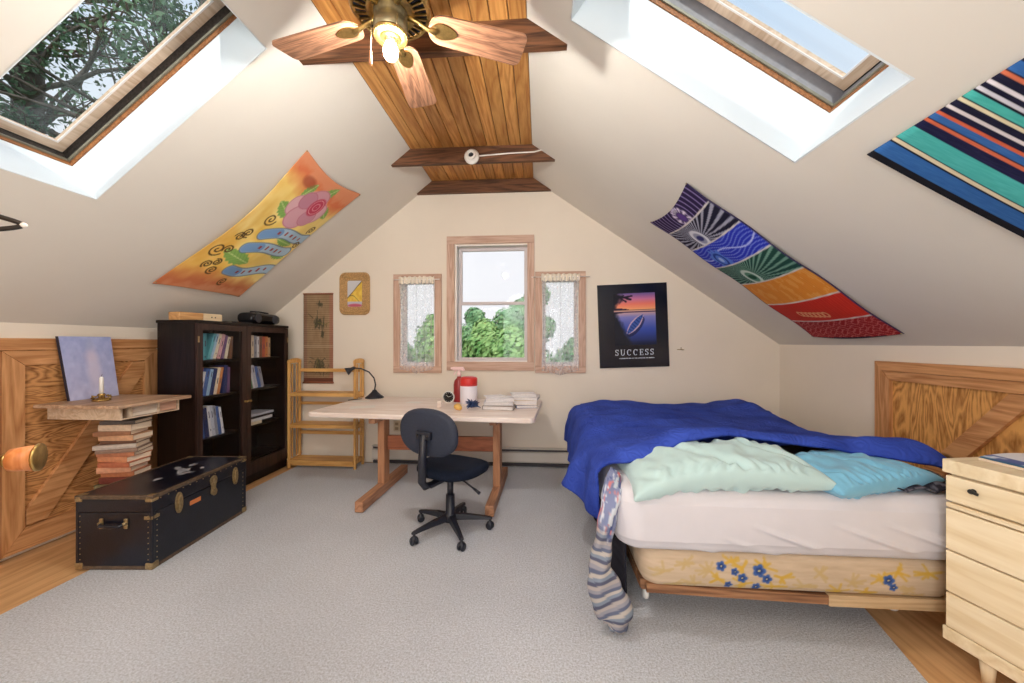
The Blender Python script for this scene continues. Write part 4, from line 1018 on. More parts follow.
bm_ = thing('portable_stereo', 'rounded glossy black portable stereo on the far end of the dark bookcase', 'radio', (-2.88, 3.71, BZ))
rings = []
mb = MB().mat(black_gloss)
Ms = Matrix.Rotation(R(-90), 4, 'X')
mb.verts_faces(*(lambda NU=28, NS=11: ([Vector((0.085 * rr * math.copysign(abs(math.cos(a)) ** 0.8, math.cos(a)), yy, 0.062 + 0.058 * rr * math.copysign(abs(math.sin(a)) ** 0.75, math.sin(a)))) for yy, rr in zip(np.concatenate([[-0.2], np.linspace(-0.195, 0.195, NS - 2), [0.2]]), [0.75] + [0.9] + [1.0] * (NS - 4) + [0.9] + [0.75]) for a in np.linspace(0, 2 * PI, NU, endpoint=False)],
    [[i * NU + k, i * NU + (k + 1) % NU, (i + 1) * NU + (k + 1) % NU, (i + 1) * NU + k] for i in range(NS - 1) for k in range(NU)] + [list(range(NU)), [(NS - 1) * NU + k for k in range(NU)][::-1]]))(), smooth=True)
mb.build('case', None, bm_)
for yy in (-0.12, 0.12):
    MB().mat(pbr('speaker mesh', S(50, 50, 58), 0.7, bump=0.3, bscale=400)).lathe([(0.0, 0.0), (0.042, 0.0), (0.046, 0.006), (0.040, 0.010), (0.0, 0.012)], (0.079, yy, 0.062), 24, Matrix.Rotation(R(90), 4, 'Y')).build('speaker', None, bm_)
MB().mat(black_plastic).tube([(0.0, -0.13, 0.10), (0.0, -0.12, 0.128), (0.0, 0, 0.133), (0.0, 0.12, 0.128), (0.0, 0.13, 0.10)], 0.008, 8).build('carry_handle', None, bm_)

# ------------------------------------------------------------------ slatted pine shelf unit
PX0, PX1, PY0, PY1, PH = -2.68, -1.93, 3.85, 4.06, 1.165
ps = thing('slatted_shelf', 'honey pine folding shelf with slatted sides beside the dark bookcase', 'shelf', ((PX0 + PX1) / 2, (PY0 + PY1) / 2, 0))
for sx, nm in ((PX0 + 0.012, 'near'), (PX1 - 0.012, 'far')):
    mb = MB().mat(honey_z)
    for y in (PY0 + 0.016, PY1 - 0.016): mb.box((sx, y, PH / 2 - 0.01), (0.022, 0.026, PH - 0.02), bevel=0.003)
    for y in np.linspace(PY0 + 0.07, PY1 - 0.07, 2): mb.box((sx, y, PH / 2 + 0.02), (0.008, 0.016, PH - 0.16))
    for zz in (0.07, 0.44, 0.77): mb.box((sx, (PY0 + PY1) / 2, zz), (0.016, PY1 - PY0 - 0.06, 0.04))
    arch = [(PY0 + 0.001, PH - 0.05), (PY1 - 0.001, PH - 0.05)] + [((PY0 + PY1) / 2 + (PY1 - PY0) / 2 * math.cos(a) * 0.99, PH - 0.03 + 0.03 * math.sin(a)) for a in np.linspace(0, PI, 9)]
    mb.prism(arch, (sx - 0.012, 0, 0), (0, 1, 0), (0, 0, 1), (0.024, 0, 0))
    mb.build('side_frame', None, ps, W=True)
for zz in (0.80, 0.465, 0.085):
    mb = MB().mat(honey_x)
    mb.box(((PX0 + PX1) / 2, (PY0 + PY1) / 2, zz - 0.009), (PX1 - PX0 - 0.05, PY1 - PY0 - 0.02, 0.018))
    mb.box(((PX0 + PX1) / 2, PY0 + 0.012, zz - 0.018), (PX1 - PX0 - 0.05, 0.02, 0.036), bevel=0.002)
    mb.build('shelf_board', None, ps, W=True)
for zz, hh in ((1.03, 0.035), (0.34, 0.035), (0.665, 0.03), (0.05, 0.05)):
    MB().mat(honey_x).box(((PX0 + PX1) / 2, PY1 - 0.012 if zz > 0.06 else PY0 + 0.03, zz), (PX1 - PX0 - 0.05, 0.018, hh)).build('rail', None, ps, W=True)

# ------------------------------------------------------------------ things on the desk
dz = DT
lamp = thing('gooseneck_lamp', 'small black gooseneck desk lamp near the back corner of the desk', 'lamp', (-1.745, 3.90, dz), R(26))
MB().mat(black_plastic).lathe([(0.0, 0.0), (0.095, 0.0), (0.095, 0.008), (0.06, 0.035), (0.03, 0.065), (0.018, 0.085), (0.0, 0.088)], seg=28).build('base', None, lamp)
MB().mat(black_plastic).tube([(0.0, 0, 0.08), (0.01, 0, 0.14), (-0.005, 0, 0.21), (-0.055, 0, 0.275), (-0.13, 0, 0.312), (-0.2, -0.005, 0.322)], 0.0075, 10).build('gooseneck', None, lamp)
Ml = Matrix.Translation((-0.20, -0.005, 0.306)) @ Matrix.Rotation(R(-72), 4, 'Y') @ Matrix.Rotation(R(180), 4, 'X')
lampM = Matrix.Rotation(R(-118), 4, 'Y')
MB().mat(black_plastic).lathe([(0.0, -0.012), (0.015, -0.010), (0.018, 0.025), (0.027, 0.045), (0.043, 0.08), (0.040, 0.08), (0.024, 0.045), (0.0, 0.03)], (-0.20, -0.005, 0.322), 22, lampM).build('lamp_shade', None, lamp)

ck = thing('alarm_clock', 'round white alarm clock with a black dial on the desk', 'clock', (-0.875, 3.60, dz))
My = Matrix.Rotation(R(90), 4, 'X')
MB().mat(white_ceramic).lathe([(0.0, -0.025), (0.045, -0.022), (0.056, -0.005), (0.058, 0.015), (0.052, 0.02), (0.050, 0.016), (0.0, 0.016)], (0, 0, 0.062), 30, My).build('case', None, ck)
MB().mat(black_gloss).lathe([(0.0, 0.0165), (0.049, 0.0165), (0.0, 0.0175)], (0, 0, 0.062), 30, My).build('dial', None, ck)
mb = MB().mat(white_ceramic)
mb.bar((0, -0.0185, 0.062), (-0.018, -0.0185, 0.082), 0.003, 0.001, (0, 1, 0)); mb.bar((0, -0.0185, 0.062), (0.03, -0.0185, 0.075), 0.0024, 0.001, (0, 1, 0))
for k in range(12):
    an = 2 * PI * k / 12
    mb.bar((0.038 * math.cos(an), -0.0183, 0.062 + 0.038 * math.sin(an)), (0.044 * math.cos(an), -0.0183, 0.062 + 0.044 * math.sin(an)), 0.003, 0.001, (0, 1, 0))
mb.build('hands', None, ck)
for s in (-1, 1): MB().mat(white_ceramic).tube([(s * 0.03, 0, 0.018), (s * 0.038, -0.004, 0.0)], 0.005, 8).build('foot', None, ck)
o = bev(MB().mat(desk_top_wood).box((0, 0, 0.03), (0.035, 0.03, 0.06)).build('wood_block', None), 0.003); o.location = (-0.90, 3.36, dz)
tag(o, 'small upright tan wood block on the desk in front of the alarm clock', 'block')

wc = thing('wipes_canister', 'white canister with a red lid and shoulder on the desk', 'canister', (-0.685, 3.62, dz))
red_pl = pbr('red plastic', S(206, 48, 44), 0.4)
MB().mat(pbr('canister white', S(232, 226, 234), 0.4)).lathe([(0.0, 0.0), (0.078, 0.0), (0.082, 0.006), (0.082, 0.19), (0.0, 0.19)], seg=30).build('body', None, wc)
MB().mat(red_pl).lathe([(0.0825, 0.185), (0.084, 0.19), (0.084, 0.235), (0.076, 0.25), (0.05, 0.256), (0.0, 0.257)], seg=30).build('lid', None, wc)
MB().mat(pbr('red label edge', S(200, 60, 60), 0.5)).lathe([(0.0826, 0.17), (0.0832, 0.172), (0.0832, 0.184), (0.0826, 0.186)], seg=30).build('label_band', None, wc)
sb = thing('spray_bottle', 'red spray bottle with a white trigger head behind the white canister', 'spray bottle', (-0.80, 3.72, dz))
MB().mat(pbr('deep red bottle', S(150, 44, 46), 0.35)).lathe([(0.0, 0.0), (0.052, 0.0), (0.055, 0.008), (0.055, 0.17), (0.045, 0.21), (0.022, 0.235), (0.018, 0.26), (0.0, 0.26)], seg=24).build('body', None, sb)
mb = MB().mat(pbr('pinkish white trigger', S(240, 206, 204), 0.4))
mb.lathe([(0.0, 0.25), (0.022, 0.25), (0.022, 0.28), (0.014, 0.285), (0.014, 0.31), (0.0, 0.31)], seg=16)
mb.box((-0.012, 0, 0.325), (0.11, 0.032, 0.036), bevel=0.01)
mb.bar((-0.03, 0, 0.31), (-0.055, 0, 0.265), 0.014, 0.01)
mb.box((-0.074, 0, 0.328), (0.02, 0.022, 0.022), bevel=0.004)
mb.bar((0.03, 0, 0.34), (0.05, 0, 0.305), 0.026, 0.02)
mb.build('trigger_head', None, sb)
pm = MB().mat(pbr('navy shiny ribbon', S(44, 64, 104), 0.35, noise=0.4, nscale=50))
for k in range(46):
    a1, a2 = random.uniform(0, 2 * PI), random.uniform(-0.1, 1.2)
    d = Vector((math.cos(a1) * math.cos(a2), math.sin(a1) * math.cos(a2), math.sin(a2)))
    L = random.uniform(0.05, 0.085)
    b0 = Vector((0, 0, 0.02)); mid = b0 + d * L * 0.6 + Vector((0, 0, 0.012)); e = b0 + d * L; e.z = max(e.z, 0.006)
    pm.tube([b0, mid, e], [0.006, 0.009, 0.002], 5)
o = pm.build('ribbon_bow', None); o.location = (-0.59, 3.27, dz + 0.004)
tag(o, 'spiky dark blue ribbon bow on the desk in front of the canister', 'bow')
o = MB().mat(pbr('yellow putty', S(224, 178, 96), 0.6, noise=0.15, nscale=40)).ball((0, 0, 0.03), 0.034, (1.0, 0.9, 0.85)).ball((0.02, -0.01, 0.022), 0.022).build('yellow_sponge', None); o.location = (-0.71, 3.24, dz)
tag(o, 'small round yellow sponge beside the blue bow on the desk', 'sponge')
grey_pages = pbr('grey white page edges', S(214, 208, 206), 0.8, noise=0.2, nscale=120, stretch=(1, 1, 8))
def magazine(x, y, z, L, Wd, T, rot, cover, label, tilt=0.0):
    o = book_mesh('magazine', L, Wd, T, cover, grey_pages); o.rotation_euler = (tilt, 0, R(rot)); o.location = (x, y, z)
    tag(o, label, 'magazine', 'papers and magazines on the desk'); return o
g1 = pbr('pale grey cover', S(206, 202, 204), 0.5, noise=0.1, nscale=30); g2 = pbr('brown grey cover', S(142, 126, 114), 0.5, noise=0.2, nscale=30); g3 = pbr('white cover', S(234, 230, 230), 0.4, noise=0.05, nscale=20); g4 = pbr('blue stripe cover', S(70, 84, 128), 0.5); g5 = pbr('cream cover', S(224, 204, 178), 0.5)
z = dz + 0.0008
for (x, y, L, Wd, T, rot, cv, lb) in [(-0.50, 3.27, 0.20, 0.27, 0.034, -6, g2, 'brown grey magazine at the bottom of the low pile beside the blue bow'), (-0.49, 3.28, 0.20, 0.26, 0.03, 3, g1, 'pale grey magazine in the middle of the low pile beside the blue bow'), (-0.47, 3.29, 0.19, 0.25, 0.026, 9, g3, 'white booklet on top of the low pile beside the blue bow')]:
    magazine(x, y, z, L, Wd, T, rot, cv, lb); z += T + 0.001
magazine(-0.45, 3.33, z, 0.14, 0.17, 0.008, 28, g3, 'small white leaflet lying askew on top of the low magazine pile', 0)
z = dz + 0.0008
for (x, y, L, Wd, T, rot, cv, lb) in [(-0.21, 3.36, 0.24, 0.19, 0.026, 8, g4, 'dark blue booklet under the cream book near the end of the desk'), (-0.235, 3.37, 0.24, 0.21, 0.04, 2, g5, 'cream book in the pile near the end of the desk'), (-0.24, 3.40, 0.2, 0.22, 0.026, -6, g1, 'pale grey magazine in the pile near the end of the desk'), (-0.25, 3.41, 0.17, 0.22, 0.02, 10, g3, 'white leaflet on top of the pile near the end of the desk')]:
    magazine(x, y, z, L, Wd, T, rot, cv, lb); z += T + 0.001
pen = MB().mat(dark_metal).tube([(0, 0, 0.004), (0.13, 0.03, 0.004)], 0.004, 8).tube([(0.13, 0.03, 0.004), (0.142, 0.033, 0.004)], [0.004, 0.001], 8).build('pen', None); pen.location = (-1.93, 3.70, dz); pen.rotation_euler = (0, 0, R(35))
tag(pen, 'dark pen on the desk beside the gooseneck lamp', 'pen')
for (x, y, a, b, rot, lb) in ((-1.78, 3.66, 0.16, 0.09, 12, 'loose white paper slip on the desk beside the pen'), (-1.22, 3.62, 0.14, 0.09, -10, 'loose white paper slip on the desk midway between lamp and clock'), (-1.60, 3.33, 0.21, 0.14, 20, 'loose white sheet on the desk near its left end')):
    o = MB().mat(paper_w).box((0, 0, 0.0012), (a, b, 0.0012)).build('paper_sheet', None); o.location = (x, y, dz); o.rotation_euler = (0, 0, R(rot)); tag(o, lb, 'paper')

# ------------------------------------------------------------------ cloths pinned to the slopes
def stroke(img, U, V, pts, w, c, ax=1.0):
    d = np.full(U.shape, 9.0)
    for p, q in zip(pts[:-1], pts[1:]): d = np.minimum(d, seg_d(U, V, p, q, ax))
    return blend(img, soft(d, w, min(w * 0.8, 0.012)), c)
def spiral(c, r0, r1, turns, ph, n=26, ax=1.0):
    return [(c[0] + (r0 + (r1 - r0) * t) * math.cos(ph + turns * 2 * PI * t), c[1] + (r0 + (r1 - r0) * t) * math.sin(ph + turns * 2 * PI * t) / ax) for t in np.linspace(0, 1, n)]
def leafmask(U, V, c, L, Wd, rot):
    x, y = U - c[0], (V - c[1]) * 1.45
    a = x * math.cos(rot) + y * math.sin(rot); b = -x * math.sin(rot) + y * math.cos(rot)
    t = np.clip((a / L + 1) / 2, 0, 1)
    w = Wd * np.sin(PI * t) ** 0.8 * (1 + 0.12 * np.sin(t * 40))
    return np.where(np.abs(a) < L, soft(np.abs(b), w, 0.01), 0), np.abs(b), t
def col_yellow(U, V):
    n = fbm(U, V, 6, 11); n2 = fbm(U, V, 12, 21)
    img = full(U, (250, 222, 132)) + (n[..., None] - 0.5) * np.array([30, 50, 90])
    img = blend(img, soft(U + (n - 0.5) * 0.5 - 0.25 * V, -0.02, 0.5) * 0.6, (232, 158, 56))
    img = blend(img, soft(1 - U + (n - 0.5) * 0.4, 0.18, 0.3) * 0.6, (240, 220, 150))
    top_ = V + (n - 0.5) * 0.12 - 0.07 * U; img = blend(img, soft(top_, 0.13, 0.12) * 0.95, (220, 118, 78))
    img = blend(img, soft(top_ - (n2 - 0.5) * 0.12, 0.05, 0.06) * 0.5, (232, 176, 140))
    bot = 1 - V + (n - 0.5) * 0.12; img = blend(img, soft(bot, 0.12, 0.12) * 0.9, (200, 112, 76))
    img = blend(img, soft(bot - (n2 - 0.5) * 0.1, 0.035, 0.05) * 0.6, (226, 168, 130))
    dk = (92, 70, 40)
    def leaf(c, L, W_, rot):
        nonlocal img
        m, b, t = leafmask(U, V, c, L, W_, rot)
        img = blend(img, m * 0.9, (128, 178, 92)); img = blend(img, m * soft(b, 0.006, 0.006) * 0.8, (206, 222, 150))
        img = blend(img, m * soft(np.abs(np.sin(t * 26 + b * 60)), 0.3, 0.3) * 0.4, (92, 148, 70))
    for a in (((0.33, 0.31), 0.15, 0.07, 0.3), ((0.60, 0.10), 0.13, 0.06, -1.0), ((0.78, 0.21), 0.13, 0.05, 0.5), ((0.36, 0.14), 0.10, 0.05, 1.9), ((0.38, 0.70), 0.19, 0.075, 0.15), ((0.84, 0.60), 0.14, 0.06, 0.2), ((0.72, 0.50), 0.15, 0.045, 0.1)): leaf(*a)
    # rose: whorled petals
    for i, (cx, cy, a) in enumerate(((0.54, 0.23, 0.20), (0.40, 0.25, 0.12), (0.68, 0.24, 0.13), (0.52, 0.31, 0.14), (0.56, 0.16, 0.13), (0.64, 0.29, 0.10), (0.46, 0.19, 0.10))):
        d = ell(U, V, (cx, cy), a, a * 0.66) + 0.1 * (n2 - 0.5)
        img = blend(img, soft(d, 1, 0.1), (232 - 6 * i, 190 - 9 * i, 196 - 7 * i)); img = blend(img, soft(np.abs(d - 0.95), 0.03, 0.06) * 0.7, (186, 100, 118))
    d = ell(U, V, (0.62, 0.20), 0.09, 0.07)
    img = blend(img, soft(d, 1, 0.2), (190, 66, 92)); img = blend(img, soft(np.abs(np.sin(d * 8)), 0.3, 0.3) * soft(d, 1, 0.1), (226, 160, 168))
    img = blend(img, soft(ell(U, V, (0.28, 0.10), 0.09, 0.035), 1, 0.5) * 0.6, (150, 70, 50))
    # ribbon banners with little dark red marks
    for (a, b, bend) in (((0.38, 0.50), (0.98, 0.41), -0.03), ((0.36, 0.62), (0.92, 0.55), -0.02), ((0.46, 0.80), (0.99, 0.745), 0.02)):
        ts = np.linspace(0, 1, 14); pts = [(a[0] + (b[0] - a[0]) * t, a[1] + (b[1] - a[1]) * t + bend * math.sin(PI * t * 1.6)) for t in ts]
        img = stroke(img, U, V, pts, 0.062, (74, 96, 130), 1.45); img = stroke(img, U, V, pts, 0.054, (176, 204, 224), 1.45)
        img = stroke(img, U, V, pts[:4], 0.05, (120, 160, 206), 1.45)
        for k in (4, 6, 8, 10, 12):
            p = pts[k - 1 if k > 1 else 0]
            img = blend(img, soft(np.maximum(np.abs(U - p[0]) / (0.013 + 0.003 * (k % 3)), np.abs(V - p[1]) / (0.012 + 0.002 * (k % 4))), 1, 0.25) * 0.85, (158, 58, 58))
    for c, r_, ph in (((0.29, 0.40), 0.07, 0), ((0.22, 0.53), 0.055, 1), ((0.18, 0.57), 0.05, 3), ((0.13, 0.69), 0.075, 0.5), ((0.22, 0.67), 0.05, 2.5), ((0.30, 0.83), 0.05, 1), ((0.20, 0.80), 0.045, 2), ((0.26, 0.77), 0.04, 4), ((0.55, 0.90), 0.05, 1.0), ((0.92, 0.36), 0.05, 2), ((0.95, 0.50), 0.045, 3.2)):
        img = stroke(img, U, V, spiral(c, r_, 0.008, 1.6, ph, ax=1.45), 0.007, dk, 1.45)
    return img
def sagL(y0, y1, s0, s1, corner):
    def fn(u, v):
        pin = (abs(2 * u - 1) ** 2) * (abs(2 * v - 1) ** 2)
        yy = y0 + (y1 - y0) * u; ss = s0 + (s1 - s0) * v
        # edges drawn in between the pinned corners
        yy += 0.07 * math.sin(PI * v) ** 1.0 * (1 - u) ** 2 - 0.03 * math.sin(PI * v) * u ** 2
        ss += 0.055 * math.sin(PI * u) * (1 - v) ** 3 - 0.03 * math.sin(PI * u) * v ** 3 + (0.03 * v ** 6 * (u - 0.5) * 0)
        off = -0.012 - 0.03 * (1 - pin) * (math.sin(PI * u) * 0.7 + 0.5 * math.sin(PI * v)) - 0.008 * math.sin(9 * u + 5 * v) * math.sin(PI * v)
        return onL(yy, ss, off)
    return fn
cloth_print = printed('painted silk', 0.85, 0.08, 500)
yb = thing('silk_banner', 'yellow and orange painted silk banner with a pink rose, pinned above the bookcase', 'wall hanging', tuple(onL(3.0, sL(-2.85))))
grid('cloth', 150, 200, sagL(2.60, 3.41, sL(-1.665), sL(-2.86), 0), cloth_print, yb, col_yellow, thick=0.002, W=True)
for (y, x) in ((2.605, -1.67), (3.405, -1.675), (2.61, -2.845), (3.40, -2.85)):
    MB().mat(dull_brass).ball(onL(y, sL(x), -0.014), 0.007, sub=1).build('pin', None, yb, W=True)

def col_chakra(U, V):
    """u: near edge -> far edge, v: top -> bottom"""
    bs = [0.0, 0.11, 0.25, 0.40, 0.55, 0.715, 0.865, 1.001]
    Vc = V + 0.012 * np.sin(PI * U)
    img = full(U, (20, 16, 40))
    n = fbm(U, V, 20, 5)
    cols = [(36, 22, 66), (20, 18, 44), (36, 52, 190), (24, 70, 62), (236, 148, 52), (206, 44, 30), (160, 24, 34)]
    for i, c in enumerate(cols):
        m = ((Vc >= bs[i]) & (Vc < bs[i + 1])).astype(float)
        img = blend(img, m, c)
    def band(i): return ((Vc >= bs[i]) & (Vc < bs[i + 1])).astype(float)
    AX = 1.75
    # purple: pale concentric arcs round a rosette
    c = (0.45, 0.06); d = np.hypot(U - c[0], (V - c[1]) * AX)
    img = blend(img, band(0) * soft(np.abs(np.mod(d * 16, 1) - 0.5), 0.12, 0.12) * 0.8, (168, 150, 206)); img = blend(img, band(0) * soft(np.abs(d - 0.085), 0.03, 0.02) * (0.6 + 0.4 * np.sin(np.arctan2(V - c[1], U - c[0]) * 16)), (232, 222, 240)); img = blend(img, band(0) * soft(d, 0.05, 0.02), (90, 60, 140))
    # indigo rays
    def rays(i, c, cnt, rayc, ringc, inner, core):
        nonlocal img
        an = np.arctan2((V - c[1]) * AX, U - c[0]); d = np.hypot(U - c[0], (V - c[1]) * AX)
        w = 0.16 + 0.1 * np.clip(0.15 / np.maximum(d, 0.03), 0, 2)
        img = blend(img, band(i) * soft(np.abs(np.mod(an * cnt / (2 * PI), 1) - 0.5), w, 0.1) * 0.85, rayc)
        img = blend(img, band(i) * soft(d, 0.10, 0.02), inner); img = blend(img, band(i) * soft(np.abs(d - 0.085), 0.018, 0.012), ringc)
        img = blend(img, band(i) * soft(np.hypot((U - c[0]) / 1.0, (V - c[1]) * AX * 1.6), 0.05, 0.015), core)
    rays(1, (0.60, 0.195), 46, (196, 198, 214), (226, 228, 236), (160, 164, 186), (44, 46, 110))
    # blue: horizontal wavy lines and a pale face-like medallion left as plain flower
    img = blend(img, band(2) * soft(np.abs(np.mod(V * 56 + 0.8 * np.sin(U * 12), 1) - 0.5), 0.14, 0.12) * 0.75, (140, 160, 236))
    img = blend(img, band(2) * soft(np.abs(V - 0.315 - 0.025 * np.sin(U * 9)), 0.004, 0.004), (190, 202, 248))
    d = np.hypot(U - 0.68, (V - 0.345) * AX); img = blend(img, band(2) * soft(d + 0.02 * np.sin(8 * np.arctan2(V - 0.345, U - 0.68)), 0.12, 0.02), (86, 128, 222)); img = blend(img, band(2) * soft(np.abs(d - 0.07), 0.012, 0.01), (30, 60, 150)); img = blend(img, band(2) * soft(d, 0.03, 0.01), (170, 200, 246))
    rays(3, (0.60, 0.495), 60, (132, 178, 156), (206, 226, 214), (92, 148, 120), (20, 80, 56))
    img = blend(img, band(4) * (n > 0.55) * 0.35, (252, 196, 110)); img = blend(img, band(4) * soft(np.abs(np.mod(U * 40, 1) - 0.5), 0.1, 0.1) * 0.25, (200, 110, 40))
    img = blend(img, band(5) * soft(np.abs(np.mod(U * 36 + 2 * V, 1) - 0.5), 0.12, 0.1) * 0.3, (240, 96, 60))
    for sx in np.linspace(0.38, 0.66, 7): img = blend(img, band(5) * soft(np.abs(np.hypot(U - sx, (V - 0.80 - 0.07 * (0.52 - sx)) * AX) - 0.028), 0.009, 0.008), (240, 170, 120))
    gx = np.mod(U * 15 + 0.5 * np.sin(V * 90), 1); gy = np.mod(V * 42 + 0.4 * np.sin(U * 45), 1)
    img = blend(img, band(6) * np.maximum(soft(np.abs(gx - 0.5), 0.07, 0.07), soft(np.abs(gy - 0.5), 0.09, 0.09)) * 0.7, (232, 150, 140))
    for b_ in bs[1:-1]: img = blend(img, soft(np.abs(Vc - b_), 0.004, 0.003), (226, 220, 214))
    img = blend(img, soft(U, 0.015, 0.01), (60, 50, 90)); img = blend(img, soft(1 - U, 0.015, 0.01) * 0.6, (60, 50, 90))
    return img
def fnR(u, v):
    y = 2.545 + 0.80 * u + (0.095 + 0.02 * u) * v - 0.03 * math.sin(PI * v) * (1 - 2 * u) * -0.3
    x = 0.955 + 1.40 * v + 0.02 * math.sin(PI * u) * (1 - v) * 0
    s = sR(x) + 0.03 * math.sin(PI * u) * (1 - v) ** 2 + 0.018 * math.sin(PI * u)
    off = -0.01 - 0.035 * math.sin(PI * u) * (0.5 + 0.5 * math.sin(PI * v)) - 0.006 * math.sin(v * 17 + 2 * u)
    return onR(y, s, off)
cb = thing('banded_batik_hanging', 'batik hanging banded purple, blue, green, orange and red, pinned to the slope above the bed', 'wall hanging', tuple(onR(3.0, sR(2.35))))
grid('cloth', 130, 230, fnR, printed('batik cloth', 0.85, 0.08, 500), cb, col_chakra, thick=0.002, W=True)
for (y, x) in ((2.55, 0.957), (3.34, 0.957), (2.645, 2.345), (3.455, 2.345)):
    MB().mat(dull_brass).ball(onR(y, sR(x), -0.012), 0.006, sub=1).build('pin', None, cb, W=True)

SER = [(1.661, (14, 14, 26)), (1.625, (50, 104, 172)), (1.555, (14, 18, 40)), (1.548, (222, 208, 178)), (1.530, (14, 18, 40)), (1.525, (74, 176, 172)), (1.457, (24, 24, 62)), (1.424, (206, 104, 72)), (1.412, (16, 18, 40)), (1.408, (52, 102, 168)), (1.381, (206, 98, 66)), (1.370, (20, 20, 52)), (1.350, (220, 212, 214)), (1.338, (20, 20, 48)), (1.314, (226, 214, 180)), (1.303, (16, 18, 40)), (1.299, (74, 180, 172)), (1.270, (16, 18, 40)), (1.264, (206, 204, 214)), (1.252, (20, 20, 48)), (1.234, (222, 216, 222)), (1.224, (20, 20, 48)), (1.199, (208, 112, 80)), (1.188, (14, 16, 36)), (1.184, (48, 98, 164)), (1.150, (24, 22, 50)), (1.142, (206, 104, 72)), (1.130, (20, 20, 48))]
def col_serape(U, V):
    y = 1.661 - U * 0.86
    img = full(U, (20, 20, 48))
    per = 1.625 - 1.142
    yy = np.where(y < 1.142, 1.625 - np.mod(1.142 - y, per), y)
    for a, c in SER: img[yy <= a] = c
    return img + (np.random.default_rng(8).random(U.shape)[..., None] - 0.5) * 14
def fnS(u, v):
    y = 1.655 - 0.86 * u - 0.125 * v; x = 1.338 - 0.02 * u + 0.95 * v
    off = -0.010 - 0.014 * math.sin(PI * u * 3) ** 2 * math.sin(PI * v) - 0.01 * math.sin(PI * v)
    return onR(y, sR(x), off)
sp = thing('striped_blanket', 'blue, teal and navy striped blanket pinned to the slope beside the right skylight', 'wall hanging', tuple(onR(1.3, sR(2.2))))
grid('cloth', 215, 40, fnS, printed('woven blanket', 0.95, 0.3, 350), sp, col_serape, thick=0.004, W=True)

# ------------------------------------------------------------------ pictures on the gable wall
pw_, ph_ = 0.722, 0.885
po = thing('success_poster', 'black poster with a sunset lake and rowing boat, reading SUCCESS', 'poster', (0.998, YB - 0.012, 1.072))
po.rotation_euler = (0, R(-2.0), 0)
ROOTM[po.name] = Matrix.Translation(po.location) @ Matrix.Rotation(R(-2.0), 4, 'Y')
def prect(x0, x1, z0, z1, y): return lambda u, v: (x0 + (x1 - x0) * u, y, z0 + (z1 - z0) * v)
bev(MB().mat(pbr('black poster board', S(9, 15, 34), 0.2)).box((0, 0.003, ph_ / 2), (pw_, 0.016, ph_)).build('board', None, po), 0.003)
def col_lake(U, V):
    img = full(U, (60, 60, 120))
    sky = np.clip((V - 0.68) / 0.32, 0, 1)
    stops = [(0, (250, 176, 120)), (0.35, (240, 130, 110)), (0.65, (206, 120, 160)), (1.0, (110, 92, 156))]
    def ramp(t, st):
        out = np.zeros(t.shape + (3,))
        for k in range(3): out[..., k] = np.interp(t, [s[0] for s in st], [s[1][k] for s in st])
        return out
    img = np.where((V > 0.68)[..., None], ramp(sky, stops), ramp(np.clip(V / 0.68, 0, 1), [(0, (30, 40, 84)), (0.45, (60, 84, 176)), (0.8, (130, 130, 200)), (1.0, (250, 190, 150))]))
    hill = 0.68 + 0.035 * np.maximum(0, np.sin(U * 5 + 1.2)) + 0.01 * fbm(U, V * 0, 20, 3)
    img = blend(img, ((V > 0.672) & (V < hill)).astype(float), (52, 34, 60)); img = blend(img, soft(np.abs(V - 0.64), 0.012, 0.012), (70, 48, 90))
    n = fbm(U, V, 9, 31)
    bank = soft(U + 0.55 * (V - 0.4) * (V < 0.62) + 0.12 * (n - 0.5), 0.18, 0.12) * (V < 0.64)
    img = blend(img, bank, (26, 30, 44))
    tr = soft(np.hypot(U - 0.02, (V - 0.9) * 1.2) + 0.25 * (n - 0.5), 0.17, 0.1); img = blend(img, tr, (24, 26, 40))
    for p, q in (((0.0, 0.98), (0.42, 0.88)), ((0.1, 0.95), (0.3, 0.84)), ((0.2, 0.92), (0.45, 0.95)), ((0.05, 0.9), (0.25, 0.96))): img = blend(img, soft(seg_d(U, V, p, q), 0.012 + 0.03 * (n - 0.4), 0.015), (28, 26, 40))
    # rowing boat
    c = (0.50, 0.40); rot = 0.86
    x, y = U - c[0], (V - c[1]) * 1.25; a = x * math.cos(rot) + y * math.sin(rot); b = -x * math.sin(rot) + y * math.cos(rot)
    hull = np.where(np.abs(a) < 0.31, np.abs(b) / (0.105 * np.sqrt(np.clip(1 - (a / 0.31) ** 2, 0.0001, 1)) ** 1.6), 9)
    img = blend(img, (np.hypot((a + 0.03) / 0.3, (b + 0.05) / 0.12) < 1).astype(float) * 0.6, (24, 26, 56))
    img = blend(img, (hull < 1).astype(float), (60, 92, 170)); img = blend(img, ((hull > 0.72) & (hull < 1)).astype(float), (196, 170, 190)); img = blend(img, (hull < 0.55).astype(float) * soft(np.abs(np.mod(a * 14, 1) - 0.5), 0.12, 0.1), (30, 44, 100))
    edge = np.minimum(np.minimum(U, 1 - U), np.minimum(V * 0.6, 1 - V))
    fade = soft(1 - U + 0 * V, 10, 1)
    return blend(img, 1 - soft(-V, -0.02, 0.16), (18, 22, 36))
grid('picture', 70, 90, prect(-0.195, 0.235, 0.235, 0.785, -0.0056), printed('poster print', 0.25), po, col_lake)
white_ink = pbr('white ink', S(206, 214, 226), 0.4)
